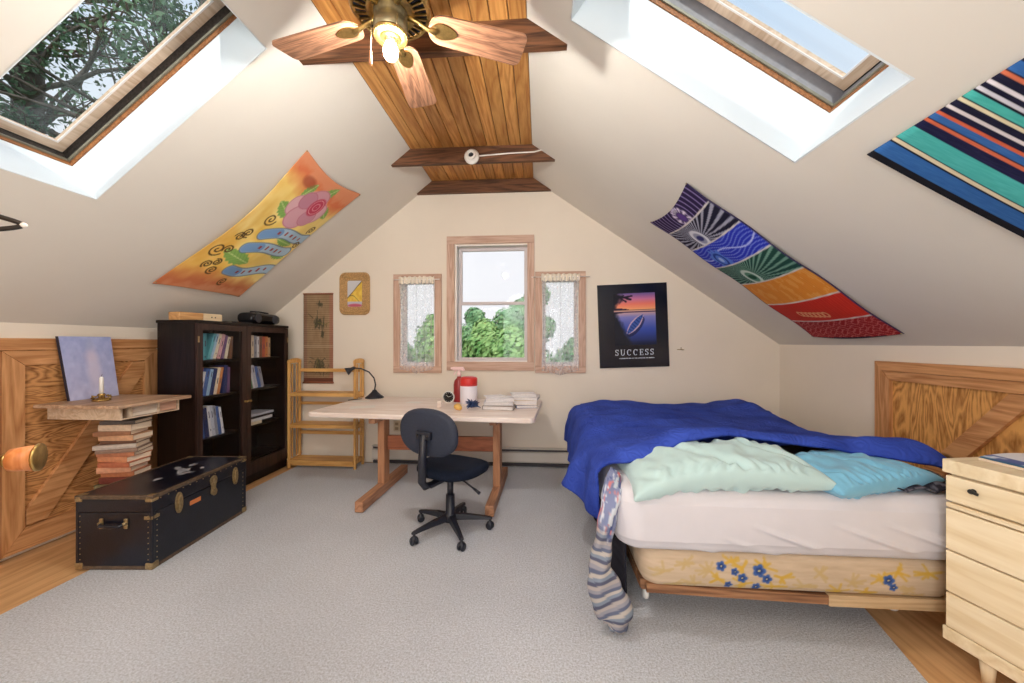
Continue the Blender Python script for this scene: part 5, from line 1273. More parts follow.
def lettering(txt, size, loc, parent, mat, spacing=1.0, name='lettering'):
    cu = bpy.data.curves.new(name, 'FONT'); cu.body = txt; cu.size = size; cu.align_x = 'CENTER'; cu.space_character = spacing; cu.extrude = 0.0006; cu.resolution_u = 3
    tmp = bpy.data.objects.new('tmp', cu); COL.objects.link(tmp)
    dg = bpy.context.evaluated_depsgraph_get(); me = bpy.data.meshes.new_from_object(tmp.evaluated_get(dg))
    bpy.data.objects.remove(tmp)
    me.transform(Matrix.Translation(loc) @ Matrix.Rotation(R(90), 4, 'X'))
    me.materials.clear(); me.materials.append(mat)
    return link(name, me, parent)
def serif_word(word, h, x0, z, y, gap, parent, mat):
    """roman capitals drawn as strokes with serifs"""
    mb = MB().mat(mat); tk, tn = h * 0.15, h * 0.07
    def arc(cx, cz, rx, rz, a0, a1, w0, w1, n=14):
        prev = None
        for i in range(n + 1):
            t = i / n; an = a0 + (a1 - a0) * t
            w = tn + (tk - tn) * abs(math.cos(an))
            o_ = (cx + rx * math.cos(an), cz + rz * math.sin(an)); i_ = (cx + (rx - w) * math.cos(an), cz + (rz - tn * 1.1) * math.sin(an))
            if prev: mb.prism([prev[0], o_, i_, prev[1]], (0, y, 0), (1, 0, 0), (0, 0, 1), (0, -0.001, 0))
            prev = (o_, i_)
    def rc(xa, xb, za, zb): mb.prism([(xa, za), (xb, za), (xb, zb), (xa, zb)], (0, y, 0), (1, 0, 0), (0, 0, 1), (0, -0.001, 0))
    x = x0
    for ch in word:
        if ch == 'S':
            w = h * 0.52
            arc(x + w / 2, z + h * 0.75, w / 2, h * 0.25, R(20), R(270), 0, 0); arc(x + w / 2, z + h * 0.28, w / 2, h * 0.28, R(90), R(-160), 0, 0)
            rc(x + w - tn, x + w, z + h * 0.72, z + h); rc(x, x + tn, z, z + h * 0.3)
        elif ch == 'U':
            w = h * 0.74
            rc(x + w * 0.1, x + w * 0.1 + tk, z + h * 0.32, z + h); rc(x + w * 0.9 - tn, x + w * 0.9, z + h * 0.32, z + h)
            arc(x + w / 2, z + h * 0.34, w * 0.4, h * 0.34, R(180), R(360), 0, 0); rc(x, x + w * 0.2 + tk, z + h - tn, z + h); rc(x + w * 0.72, x + w, z + h - tn, z + h)
        elif ch == 'C':
            w = h * 0.7
            arc(x + w / 2, z + h / 2, w / 2, h / 2, R(45), R(318), 0, 0, 20); rc(x + w * 0.84, x + w * 0.84 + tn, z + h * 0.66, z + h)
        elif ch == 'E':
            w = h * 0.58
            rc(x + w * 0.12, x + w * 0.12 + tk, z, z + h)
            for zz in (0, h / 2 - tn / 2, h - tn): rc(x, x + w * (0.72 if 0 < zz < h * 0.7 else 0.96), z + zz, z + zz + tn)
            rc(x + w * 0.92, x + w * 0.92 + tn, z, z + h * 0.24); rc(x + w * 0.9, x + w * 0.9 + tn, z + h * 0.78, z + h); rc(x + w * 0.68, x + w * 0.68 + tn, z + h * 0.36, z + h * 0.64)
        x += w + gap
    return mb.build('lettering', None, parent)
serif_word('SUCCESS', 0.064, -0.195, 0.128, -0.0055, 0.0205, po, white_ink)
# illegible line of small print
mb = MB().mat(white_ink); x = -0.155
rr_ = random.Random(4)
while x < 0.20:
    w = rr_.uniform(0.006, 0.012); mb.box((x + w / 2, -0.0057, 0.098), (w, 0.001, rr_.uniform(0.007, 0.011))); x += w + rr_.choice([0.003, 0.003, 0.008])
mb.build('small_print', None, po)

mr = thing('wicker_framed_picture', 'small picture in a rounded tan wicker frame on the gable wall', 'picture', (-2.063, YB - 0.004, 1.643))
def rrect(w, h, r_, n=6):
    out = []
    for cx, cz, a0 in ((w / 2 - r_, h - r_, 0), (-w / 2 + r_, h - r_, 90), (-w / 2 + r_, r_, 180), (w / 2 - r_, r_, 270)):
        out += [(cx + r_ * math.cos(R(a0 + 90 * k / n)), cz + r_ * math.sin(R(a0 + 90 * k / n))) for k in range(n + 1)]
    return out
wick = pbr('woven wicker', S(190, 150, 98), 0.7, noise=0.3, nscale=90, bump=0.5, bscale=160)
mb = MB().mat(wick)
W2, H2 = 0.352, 0.475
for i, ins in enumerate((0.014, 0.038, 0.062, 0.078)):
    pp = [(x, -0.012 - 0.006 * math.sin(PI * (i + 0.5) / 4), z) for x, z in [(px * (W2 - 2 * ins) / W2, ins + pz * (H2 - 2 * ins) / H2) for px, pz in rrect(W2, H2, 0.055)]]
    mb.tube(pp + [pp[0], pp[1]], 0.014, 8)
ring_o = rrect(W2, H2, 0.055)
mb.build('wicker_frame', None, mr)
mb = MB().mat(wick)
n = len(ring_o)
for k in range(90):
    t = k / 90 * n; i = int(t); f_ = t - i
    p = Vector((ring_o[i][0], 0, ring_o[i][1])).lerp(Vector((ring_o[(i + 1) % n][0], 0, ring_o[(i + 1) % n][1])), f_)
    c = Vector((0, 0, H2 / 2)); d = (c - p)
    q = p + Vector((d.x * 0.085 / (W2 / 2) if abs(p.x) > 0.12 else 0, 0, d.z * 0.085 / (H2 / 2) if abs(p.z - H2 / 2) > 0.17 else 0))
MB().mat(wick).box((0, -0.004, H2 / 2), (W2 - 0.05, 0.006, H2 - 0.05)).build('backing', None, mr)
mb.bm.free()
def col_small(U, V):
    img = full(U, (206, 206, 210)); n = fbm(U, V, 6, 41)
    yel = soft((U * 0.85 + 0.25) - V, 0.0, 0.02)
    img = blend(img, 1 - soft((U * 0.9 + 0.22) - V, 0.0, 0.02), (206, 208, 212))
    m = ((V < U * 0.75 + 0.28) & (V > 0.22)).astype(float)
    img = blend(img, m, (238, 204, 92)); img = blend(img, m * soft(n, 0.45, 0.2) * 0.6, (214, 166, 60))
    img = blend(img, soft(np.abs(V - (U * 0.72 + 0.30)), 0.018, 0.015), (70, 54, 48)); img = blend(img, soft(np.abs(V - (0.30 + 0.14 * np.sin(U * 5))), 0.012, 0.012), (96, 84, 60))
    img = blend(img, (V < 0.22).astype(float), (196, 190, 206)); img = blend(img, soft(ell(U, V, (0.5, 0.08), 0.42, 0.06), 1, 0.3), (196, 96, 120))
    return img
grid('picture', 30, 44, prect(-0.098, 0.098, 0.082, H2 - 0.082, -0.0085), printed('picture print', 0.4), mr, col_small)
MB().mat(trim_white).box((0, -0.0078, H2 / 2), (0.21, 0.001, H2 - 0.15)).build('mat_edge', None, mr)

scx0, scx1, scz0, scz1 = -2.664, -2.318, 0.885, 1.885
sl_ = thing('bamboo_scroll', 'brown bamboo slat scroll with faint ink plants, hanging behind the slatted shelf', 'wall hanging', ((scx0 + scx1) / 2, YB - 0.006, scz0))
def col_scroll(U, V):
    n = fbm(U, V, 7, 51)
    img = full(U, (150, 116, 90)) + 16 * np.sin(V * 260)[..., None] + (n[..., None] - 0.5) * 40
    img = blend(img, soft(1 - U, 0.12, 0.02) * 0.5, (170, 112, 92)); img = blend(img, soft(U, 0.12, 0.02) * 0.35, (120, 92, 76))
    img = blend(img, (np.abs(U - 0.5) < 0.37).astype(float) * 0.35, (150, 136, 96))
    dk = (62, 62, 46)
    for c, a, b, sd in (((0.55, 0.88), 0.16, 0.05, 61), ((0.52, 0.66), 0.28, 0.11, 62), ((0.66, 0.55), 0.12, 0.05, 63), ((0.52, 0.18), 0.32, 0.13, 64)):
        m = soft(ell(U, V, c, a, b) + 1.5 * (fbm(U, V, 22, sd) - 0.5), 0.55, 0.35); img = blend(img, m * 0.8, dk)
    for k in range(16):
        r_ = random.Random(k); x, y = r_.uniform(0.25, 0.78), r_.choice([r_.uniform(0.1, 0.27), r_.uniform(0.55, 0.78)])
        img = stroke(img, U, V, [(x, y), (x + r_.uniform(-0.2, 0.2), y + r_.uniform(0.01, 0.06))], 0.008, dk if k % 3 else (120, 112, 60), 2.8)
    img = blend(img, soft(np.abs(V - 0.42), 0.003, 0.002), (190, 168, 140)); img = blend(img, soft(np.abs(V - 0.40), 0.002, 0.002), (190, 168, 140))
    img = blend(img, (V < 0.055).astype(float), (104, 62, 46)); img = blend(img, (V > 0.985).astype(float), (104, 72, 54))
    return img
grid('slats', 60, 200, lambda u, v: (scx0 + (scx1 - scx0) * u, YB - 0.010 - 0.0015 * abs(math.sin(v * 200 * PI / 2)), scz0 + (scz1 - scz0) * v), printed('bamboo slats', 0.7), sl_, col_scroll, thick=0.004, W=True)
MB().mat(desk_wood_x).tube([(scx0 - 0.004, YB - 0.012, scz0), (scx1 + 0.004, YB - 0.012, scz0)], 0.011, 10).build('bottom_rod', None, sl_, W=True)
MB().mat(desk_wood_x).tube([(scx0 - 0.002, YB - 0.012, scz1), (scx1 + 0.002, YB - 0.012, scz1)], 0.007, 10).build('top_rod', None, sl_, W=True)
MB().mat(trim_white).tube([((scx0 + scx1) / 2 - 0.06, YB - 0.012, scz1 + 0.004), ((scx0 + scx1) / 2, YB - 0.008, scz1 + 0.03), ((scx0 + scx1) / 2 + 0.06, YB - 0.012, scz1 + 0.004)], 0.0022, 6).build('hanging_cord', None, sl_, W=True)
wh = MB().mat(dull_brass).tube([(1.475, YB - 0.002, 1.262), (1.475, YB - 0.016, 1.262), (1.475, YB - 0.018, 1.285)], 0.004, 6).tube([(1.44, YB - 0.004, 1.262), (1.51, YB - 0.004, 1.258)], 0.005, 6).build('wall_hook')
tag(wh, 'tiny dull metal hook on the bare gable wall beside the black poster', 'hook')

# ------------------------------------------------------------------ bed: frame, box spring, mattress
MX0, MX1, MY0, MY1, MZ0, MZ1 = 0.352, 1.86, 1.765, 3.80, 0.385, 0.662
bf = thing('bed_frame', 'low worn wooden bed frame on casters under the floral box spring', 'bed frame', (1.15, 2.8, 0))
rail_w = wood('worn bed rail', S(92, 58, 38), S(160, 116, 82), 'X', 1.0, 0.6, knots=False)
rail_l = wood('pale bed rail', S(176, 146, 108), S(204, 176, 138), 'X', 1.0, 0.6, knots=False)
MB().mat(rail_w).box((0.885, MY0 + 0.035, 0.195), (0.79, 0.025, 0.04), Matrix.Rotation(R(1.2), 3, 'Y')).build('end_rail', None, bf, W=True)
tag(MB().mat(rail_l).box((1.56, MY0 + 0.033, 0.186), (0.56, 0.025, 0.05)).build('end_rail', None, bf, W=True), 'paler end rail board')
for x in (0.49, 1.79): MB().mat(rail_w).box((x, (MY0 + MY1) / 2 + 0.03, 0.19), (0.03, MY1 - MY0 - 0.1, 0.045)).build('side_rail', None, bf, W=True)
for y in (2.1, 2.75, 3.4): MB().mat(rail_w).box((1.14, y, 0.19), (1.27, 0.08, 0.02)).build('slat', None, bf, W=True)
for (x, y) in ((0.545, 2.02), (1.74, 2.02), (0.545, 3.6), (1.74, 3.6)):
    lg = MB().mat(rail_w).box((x, y, 0.124), (0.05, 0.05, 0.115)).build('leg', None, bf, W=True)
    MB().mat(white_ceramic).lathe([(0.0, -0.014), (0.026, -0.014), (0.033, -0.006), (0.033, 0.006), (0.026, 0.014), (0.0, 0.014)], (x, y, 0.0385), 18, Matrix.Rotation(R(90), 4, 'Y')).build('caster', None, lg, W=True)

def rounded_block(name, x0, x1, y0, y1, z0, z1, rc, re, mat, parent, colfn=None, bulge=0.01, nz=14, W=True, wr=None, fine=0.018):
    """mattress-like block: rounded plan corners (rc) and rounded top/bottom edges (re)"""
    plan = []
    for cx, cy, a0 in ((x0 + rc, y0 + rc, 180), (x1 - rc, y0 + rc, 270), (x1 - rc, y1 - rc, 0), (x0 + rc, y1 - rc, 90)):
        plan += [(cx, cy, R(a0 + 90 * k / 8)) for k in range(9)]
    pts = []
    for i in range(len(plan)):
        a, b = plan[i], plan[(i + 1) % len(plan)]
        pa = (a[0] + rc * math.cos(a[2]), a[1] + rc * math.sin(a[2])); pb = (b[0] + rc * math.cos(b[2]), b[1] + rc * math.sin(b[2]))
        L = math.hypot(pb[0] - pa[0], pb[1] - pa[1]); k = max(1, int(L / fine)) if L > 0.1 else 1
        for j in range(k):
            t = j / k
            pts.append((pa[0] + (pb[0] - pa[0]) * t, pa[1] + (pb[1] - pa[1]) * t, a[2] if k == 1 else (a[2] + b[2]) / 2))
    n = len(pts)
    prof = [(-re * 3, z0)] + [(-re + re * math.sin(t), z0 + re - re * math.cos(t)) for t in np.linspace(0, PI / 2, 5)]
    zi = np.linspace(z0 + re, z1 - re, nz)[1:-1]
    prof += [(bulge * math.sin(PI * (z - z0) / (z1 - z0)), z) for z in zi]
    prof += [(-re + re * math.cos(t), z1 - re + re * math.sin(t)) for t in np.linspace(0, PI / 2, 5)] + [(-re * 3, z1 + 0.004)]
    vs, fs, uvs = [], [], []
    for j, (o_, z) in enumerate(prof):
        for (x, y, a) in pts:
            p = Vector((x + o_ * math.cos(a), y + o_ * math.sin(a), z))
            if wr is not None: p += wr(p, a)
            vs.append(p); uvs.append((p.x, p.z, a))
    for j in range(len(prof) - 1):
        for k in range(n):
            fs.append((j * n + k, j * n + (k + 1) % n, (j + 1) * n + (k + 1) % n, (j + 1) * n + k))
    fs.append(tuple(range(n))[::-1]); fs.append(tuple((len(prof) - 1) * n + k for k in range(n)))
    me = bpy.data.meshes.new(name); me.from_pydata([tuple(v) for v in vs], [], fs)
    me.polygons.foreach_set('use_smooth', [True] * len(me.polygons)); me.materials.append(mat)
    if colfn is not None: setcol(me, colfn(np.array(uvs)))
    return link(name, me, parent, W)
# floral box spring
BSX0, BSX1, BSZ0, BSZ1 = 0.478, 1.80, 0.2165, 0.383
def col_floral(A):
    x, z = A[:, 0], A[:, 1]
    U = np.clip((x - 0.3) / 1.6, 0, 1); V = np.clip((z - 0.2) / 0.2, 0, 1)
    img = full(U, (192, 170, 144)) + (fbm(U, V, 16, 71)[..., None] - 0.5) * 26
    front = np.abs(np.mod(A[:, 2], 2 * PI) - 1.5 * PI) < 0.6
    def pt(px, py): return (0.352 + (px - 618) * 0.00419, 0.375 - (py - 556) * 0.00449)
    r_ = random.Random(9)
    for (px, py, k) in ((690, 566, 1), (715, 572, 1), (738, 562, 2), (668, 574, 1), (752, 584, 2), (790, 576, 2), (860, 578, 1), (890, 572, 2), (915, 582, 1), (935, 566, 2), (848, 588, 2), (812, 584, 1), (772, 566, 2), (700, 586, 1), (725, 580, 2), (750, 568, 2), (782, 586, 2), (828, 570, 1), (875, 588, 2), (905, 566, 2), (925, 590, 1), (680, 588, 1)):
        cx, cz = pt(px, py)
        for q in range(9):
            an = r_.uniform(0, 2 * PI); L = r_.uniform(0.02, 0.06)
            d = seg_d(x, z, (cx, cz), (cx + L * math.cos(an), cz + 0.7 * L * math.sin(an)))
            img = blend(img, soft(d, 0.0055, 0.005) * 0.75 * front, (196, 158, 66) if k == 2 else (186, 160, 112))
    for (px, py, s) in ((728, 567, 1.0), (742, 572, 0.8), (767, 570, 1.3), (775, 578, 1.0), (750, 578, 1.0), (736, 586, 0.8), (765, 587, 0.9), (896, 574, 1.1), (901, 581, 0.8)):
        cx, cz = pt(px, py)
        d = np.hypot(x - cx, (z - cz)) / (0.022 * s); an = np.arctan2(z - cz, x - cx)
        pet = d / (0.75 + 0.3 * np.abs(np.cos(an * 2.5)))
        img = blend(img, soft(pet, 1, 0.25) * front, (62, 92, 150)); img = blend(img, soft(pet, 0.55, 0.3) * front, (40, 62, 116)); img = blend(img, soft(pet, 0.16, 0.1) * front, (200, 190, 120))
    return img
bsm = printed('floral ticking', 0.85, 0.25, 60)
bs = rounded_block('box_spring', BSX0, BSX1, MY0 + 0.02, MY1 - 0.02, BSZ0, BSZ1, 0.07, 0.02, bsm, None, col_floral, 0.012, nz=44, fine=0.005)
tag(bs, 'cream box spring with blue flowers and yellow sprigs under the white mattress', 'box spring')
def mattress_wr(p, a):
    w = 0.0
    if abs((a % (2 * PI)) - 1.5 * PI) < 0.8:
        # drawn folds running obliquely down the near side
        for (x0, z0, L, ph) in ((0.80, 0.47, 0.5, 0.0), (0.62, 0.44, 0.45, 1.0), (1.25, 0.55, 0.5, 2.0), (1.45, 0.56, 0.45, 3.0), (0.92, 0.53, 0.4, 1.6), (1.60, 0.53, 0.3, 0.6)):
            t = (p.x - x0) / L
            if -0.1 < t < 1.1:
                dz = p.z - (z0 - 0.17 * t * L / 0.5)
                w += 0.015 * math.exp(-(dz / 0.011) ** 2) * math.sin(PI * min(1, max(0, t)))
    return Vector((0, -w, 0))
sheet_m = pbr('white fitted sheet', S(206, 202, 206), 0.8, noise=0.02, nscale=8, bump=0.12, bscale=22)
mt = rounded_block('mattress', MX0, MX1, MY0 - 0.015, MY1, MZ0, MZ1, 0.12, 0.05, sheet_m, None, None, 0.010, nz=40, wr=mattress_wr, fine=0.009)
tag(mt, 'white sheeted mattress lying on the floral box spring', 'mattress')

# ------------------------------------------------------------------ pillows
def pillow(name, L, Wd, T, mat, loc, rot, seed, e=0.42, ears=0.10, nu=110, nv=60, bend=None, wrk=0.012):
    vs, fs = [], []
    for side in (1, -1):
        for j in range(nv + 1):
            for i in range(nu + 1):
                u, v = 2 * i / nu - 1, 2 * j / nv - 1
                r_ = max(0.0, (1 - abs(u) ** 2.6)) * max(0.0, (1 - abs(v) ** 2.6))
                x = u * L / 2 * (1 - 0.055 * (1 - v * v) * u * u - 0.0); y = v * Wd / 2 * (1 - ears * (1 - u * u) * v * v * 0.6)
                z = side * T / 2 * r_ ** e
                w = mnoise.noise(Vector((x * 7 + seed, y * 7, side * 3.0))) * wrk * 1.6 + mnoise.noise(Vector((x * 16 + seed, y * 13, side * 5.0))) * wrk * 0.8
                edge = min(1, r_ * 3)
                # gathers radiating from the seams
                g = math.sin(u * 46 + 4 * mnoise.noise(Vector((u * 3, v * 3, seed)))) * wrk * 0.9 * (abs(v) ** 3) * edge - wrk * 1.3 * max(0, math.sin(u * 7 + v * 3.2 + seed)) ** 6 * edge
                z += (w + g) * edge
                p = Vector((x, y, z))
                if bend: p = bend(p)
                vs.append(p)
    n = (nu + 1) * (nv + 1)
    for s in range(2):
        for j in range(nv):
            for i in range(nu):
                a = s * n + j * (nu + 1) + i
                q = (a, a + 1, a + nu + 2, a + nu + 1)
                fs.append(q if s == 0 else q[::-1])
    bm = bmesh.new(); bv = [bm.verts.new(v) for v in vs]
    for f in fs: bm.faces.new([bv[k] for k in f]).smooth = True
    bmesh.ops.remove_doubles(bm, verts=bm.verts[:], dist=1e-5)
    me = bpy.data.meshes.new(name); bm.to_mesh(me); bm.free(); me.materials.append(mat)
    o = link(name, me); o.location = loc; o.rotation_euler = rot
    return o
sage = pbr('pale sage cotton', S(180, 206, 204), 0.85, noise=0.03, nscale=12, bump=0.15, bscale=30, sheen=0.2)
aqua = pbr('aqua blue cotton', S(116, 178, 206), 0.85, noise=0.04, nscale=12, bump=0.15, bscale=30, sheen=0.2)
def bendG(p):
    q = p.copy()
    if p.x < -0.2: q.z -= 0.35 * (abs(p.x) - 0.2) ** 1.5; q.y -= 0.16 * (abs(p.x) - 0.2) * (1 if p.y < 0 else 0.3)
    q.z += 0.02 * math.sin(p.x * 5 + 1)
    return q
o = pillow('pillow', 0.89, 0.38, 0.155, sage, (0.85, 1.925, 0.728), (R(7), R(0), R(1)), 3.3, bend=bendG, wrk=0.017, e=0.34)
tag(o, 'long pale sage green pillow at the head end of the bed', 'pillow')
o = pillow('pillow', 0.58, 0.38, 0.115, aqua, (1.50, 1.96, 0.712), (R(4), R(-2), R(16)), 8.1, wrk=0.016, e=0.36)
tag(o, 'aqua blue pillow with a pointed corner, beside the dresser', 'pillow')
# dark lacy cloth beside the pillow
lace_dark = printed('dark patterned cloth', 0.9, 0.3, 120)
def col_dark(U, V):
    n = fbm(U, V, 14, 81)
    img = full(U, (34, 34, 46)); return blend(img, soft(n, 0.44, 0.06) * 0.8, (120, 118, 128))
grid_o = grid('patterned_throw', 40, 24, lambda u, v: (1.50 + 0.34 * u, 1.80 + 0.28 * v, MZ1 + 0.010 + 0.018 * abs(math.sin(u * 9 + v * 4)) + 0.035 * math.sin(PI * v) * (0.4 + 0.6 * u)), lace_dark, None, col_dark, thick=0.006)
tag(grid_o, 'dark grey patterned throw bunched on the mattress beside the dresser', 'throw')

# ------------------------------------------------------------------ blue quilt
def smooth(a, b, x):
    t = min(1, max(0, (x - a) / (b - a))); return t * t * (3 - 2 * t)
def qtop(x, y):
    z = 0.705 + 0.015 * math.sin(2.2 * x + 0.6) + 0.03 * smooth(1.2, 2.0, x)
    z += 0.125 * math.exp(-((y - 2.08) / 0.17) ** 2) * smooth(0.38, 0.75, x) * (1 - 0.35 * smooth(1.15, 1.6, x))
    z += 0.035 * math.exp(-((y - 2.42 - 0.10 * math.sin(2.4 * x)) / 0.12) ** 2) * smooth(0.4, 0.9, x)
    z += 0.008 + 0.03 * math.exp(-((y - 2.62 - 0.5 * (x - 0.4)) / 0.05) ** 2) * smooth(1.5, 0.5, x) + 0.022 * math.exp(-((y - 2.95 - 0.25 * (x - 0.4)) / 0.06) ** 2) * smooth(1.9, 0.8, x) + 0.02 * math.exp(-((y - 3.3 - 0.12 * x) / 0.07) ** 2)
    z += 0.026 * mnoise.noise(Vector((x * 2.6, y * 3.4, 1.7))) + 0.016 * mnoise.noise(Vector((x * 6, y * 7 + x * 3, 4.0)))
    z += 0.012 * max(0, math.sin(6 * (y + 0.45 * x) + 1.0)) ** 3
    z -= 0.022 * smooth(0.80, 0.40, x) * smooth(2.6, 3.6, y)
    z += 0.05 * smooth(3.1, 3.7, y) * math.exp(-((x - 2.0) / 0.35) ** 2)
    return z
HEM = [(0.0, (0.315, 2.02, 0.405)), (0.10, (0.255, 2.22, 0.405)), (0.20, (0.150, 2.42, 0.425)), (0.32, (0.195, 2.62, 0.40)), (0.5, (0.245, 2.95, 0.39)), (0.75, (0.27, 3.45, 0.35)), (0.93, (0.265, 3.82, 0.36)), (1.0, (0.28, 3.93, 0.34))]
def hem(v):
    for (a, p), (b, q) in zip(HEM[:-1], HEM[1:]):
        if v <= b:
            t = (v - a) / (b - a); return Vector(p).lerp(Vector(q), t)
    return Vector(HEM[-1][1])
NEAR = [(0.30, 2.02), (0.42, 1.93), (0.60, 1.96), (0.95, 2.05), (1.2, 2.06), (1.32, 2.05), (1.58, 2.02), (1.80, 1.93), (2.02, 1.88)]
def near_y(x):
    for (a, p), (b, q) in zip(NEAR[:-1], NEAR[1:]):
        if x <= b: return p + (q - p) * max(0, (x - a)) / (b - a)
    return NEAR[-1][1]
def quilt(u, v):
    """u 0 = far right edge .. 1 = left hem ; v 0 = near hem .. 1 = foot"""
    vt = min(v / 0.86, 1.0)
    drop = max(0, (v - 0.86) / 0.14)
    if u < 0.74:
        x = 2.03 - (2.03 - 0.40) * (u / 0.74)
        y0 = near_y(x); y = y0 + (3.86 - y0) * vt
        z = qtop(x, y)
        # near hem: rolled over lip
        z += 0.022 * math.exp(-((v - 0.045) / 0.03) ** 2) + (-0.012 * (1 - v / 0.02) if v < 0.02 else 0) + 0.012
        xr = smooth(1.78, 2.03, x); z -= 0.10 * xr * xr * (1 - 0.0 * vt)
        p = Vector((x, y, z))
    else:
        t = (u - 0.74) / 0.26
        x = 0.40; y0 = near_y(x); y = y0 + (3.86 - y0) * vt
        z = qtop(x, y)
        P0 = Vector((x, y, z)); H = hem(vt)
        P1 = Vector((0.24 + 0.03 * vt, (P0.y * 0.6 + H.y * 0.4), z - 0.005)); P2 = Vector((0.29 * 0.5 + H.x * 0.5, H.y * 0.7 + P0.y * 0.3, H.z + 0.16))
        p = P0 * (1 - t) ** 3 + P1 * 3 * t * (1 - t) ** 2 + P2 * 3 * t * t * (1 - t) + H * t ** 3
        fold = 0.022 * math.sin(v * 31 + 1.2 * math.sin(v * 9)) * t + 0.012 * mnoise.noise(Vector((t * 4, v * 14, 9.0)))
        p.x -= fold * min(1, t * 1.5) + 0.0
    if drop > 0:
        d = drop
        a = smooth(0, 1, d)
        p.y += 0.045 * math.sin(min(1, d * 1.6) * PI / 2)
        p.z -= (0.37 * d ** 1.3) * (1.0 if u < 0.74 else max(0.0, 1 - (u - 0.74) / 0.26) )
        p.y += 0.006 * math.sin(u * 40) * d
    return p
def quilt_mat():
    m, nt, b = newmat('royal blue quilt')
    tc = nt.nodes.new('ShaderNodeTexCoord')
    b.inputs['Roughness'].default_value = 0.9; b.inputs['Specular IOR Level'].default_value = 0.15
    n = nt.nodes.new('ShaderNodeTexNoise'); n.inputs['Scale'].default_value = 5
    nt.links.new(tc.outputs['Object'], n.inputs['Vector'])
    r = nt.nodes.new('ShaderNodeValToRGB'); r.color_ramp.elements[0].position = 0.3; r.color_ramp.elements[0].color = S(40, 60, 146); r.color_ramp.elements[1].position = 0.7; r.color_ramp.elements[1].color = S(60, 84, 182)
    nt.links.new(n.outputs['Fac'], r.inputs['Fac']); nt.links.new(r.outputs['Color'], b.inputs['Base Color'])
    vo = nt.nodes.new('ShaderNodeTexVoronoi'); vo.feature = 'SMOOTH_F1'; vo.inputs['Scale'].default_value = 15
    wv = nt.nodes.new('ShaderNodeMath'); wv.operation = 'SINE'; mu = nt.nodes.new('ShaderNodeMath'); mu.operation = 'MULTIPLY'; mu.inputs[1].default_value = 34
    nt.links.new(tc.outputs['Object'], vo.inputs['Vector']); nt.links.new(vo.outputs['Distance'], mu.inputs[0]); nt.links.new(mu.outputs[0], wv.inputs[0])
    bp = nt.nodes.new('ShaderNodeBump'); bp.inputs['Strength'].default_value = 0.3; bp.inputs['Distance'].default_value = 0.006
    nt.links.new(wv.outputs[0], bp.inputs['Height']); nt.links.new(bp.outputs['Normal'], b.inputs['Normal'])
    return m
qo = grid('quilt', 150, 150, quilt, quilt_mat(), None, None, thick=0.016)
tag(qo, 'royal blue quilt spread over the bed and hanging down its window side', 'quilt')

# ------------------------------------------------------------------ striped comforter tail hanging at the corner
PATH = [(0.0, (0.372, 1.90, 0.700), 0.030), (0.12, (0.345, 1.83, 0.660), 0.045), (0.28, (0.320, 1.79, 0.560), 0.042), (0.45, (0.292, 1.78, 0.42), 0.040), (0.60, (0.272, 1.775, 0.300), 0.052), (0.74, (0.300, 1.765, 0.190), 0.082), (0.87, (0.345, 1.76, 0.095), 0.082), (0.95, (0.345, 1.765, 0.045), 0.055), (1.0, (0.322, 1.77, 0.022), 0.020)]
def pathat(t):
    for (a, p, w), (b, q, w2) in zip(PATH[:-1], PATH[1:]):
        if t <= b:
            s = (t - a) / (b - a); return Vector(p).lerp(Vector(q), s), w + (w2 - w) * (s * s * (3 - 2 * s))
    return Vector(PATH[-1][1]), PATH[-1][2]
def tail(u, v):
    c, w = pathat(v); c2, _ = pathat(min(1, v + 0.02)); c1, _ = pathat(max(0, v - 0.02))
    d = (c2 - c1).normalized(); sd = Vector((d.z, 0, -d.x)); sd.normalize()
    if sd.x < 0: sd = -sd
    a = u * 2 * PI
    th = 0.034 if v < 0.97 else 0.018
    return c + sd * math.cos(a) * w * (1 + 0.06 * math.sin(v * 40)) + Vector((0, 1, 0)) * math.sin(a) * th * (1 + 0.25 * math.sin(3 * a + v * 20))
def col_tail(U, V):
    st = np.mod(V * 52 + 0.9 * np.cos(U * 2 * PI) * (V - 0.4), 6).astype(int)
    pal = np.array([(140, 138, 146), (92, 98, 120), (176, 168, 160), (122, 132, 146), (80, 82, 102), (164, 156, 152)], float)
    img = pal[np.clip(st, 0, 5)]
    n = fbm(U, V, 11, 91); top = soft(V + 0.12 * (n - 0.5), 0.40, 0.08)
    flo = full(U, (120, 128, 160)); flo = blend(flo, soft(n, 0.42, 0.05), (74, 84, 130)); flo = blend(flo, soft(1 - fbm(U, V, 9, 95), 0.40, 0.05), (196, 120, 120)); flo = blend(flo, soft(1 - fbm(U, V, 13, 97), 0.38, 0.05), (200, 206, 214))
    t = top[..., None]; return img * (1 - t) + flo * t
to = grid('striped_comforter', 36, 160, tail, printed('striped comforter', 0.9, 0.2, 90), None, col_tail)
tag(to, 'grey striped and floral comforter corner hanging from the mattress to the carpet', 'comforter')
# foot-end bedding carried dark along the side, standing in for under-bed shade
def side_shade(u, v): return (0.425 + 0.018 * math.sin(u * 34) * (0.2 + v), 1.93 + 1.86 * u, 0.378 - 0.355 * v)
fo = grid('shade_bedspread', 90, 16, side_shade, printed('grey bedspread', 0.95), None, lambda U, V: blend(full(U, (36, 36, 48)), soft(np.abs(np.mod(V * 7, 1) - 0.5), 0.2, 0.1), (28, 28, 40)), thick=0.008)
tag(fo, 'dark spread edge below the quilt, carried along the bed side as under-bed shade', 'shade_bedspread')

# ------------------------------------------------------------------ dresser
dro = R(11.6)
dr = thing('dresser', 'pale blond wood dresser with plain drawers at the near corner of the bed', 'dresser', (1.671, 1.70, 0), -PI / 2 + dro)
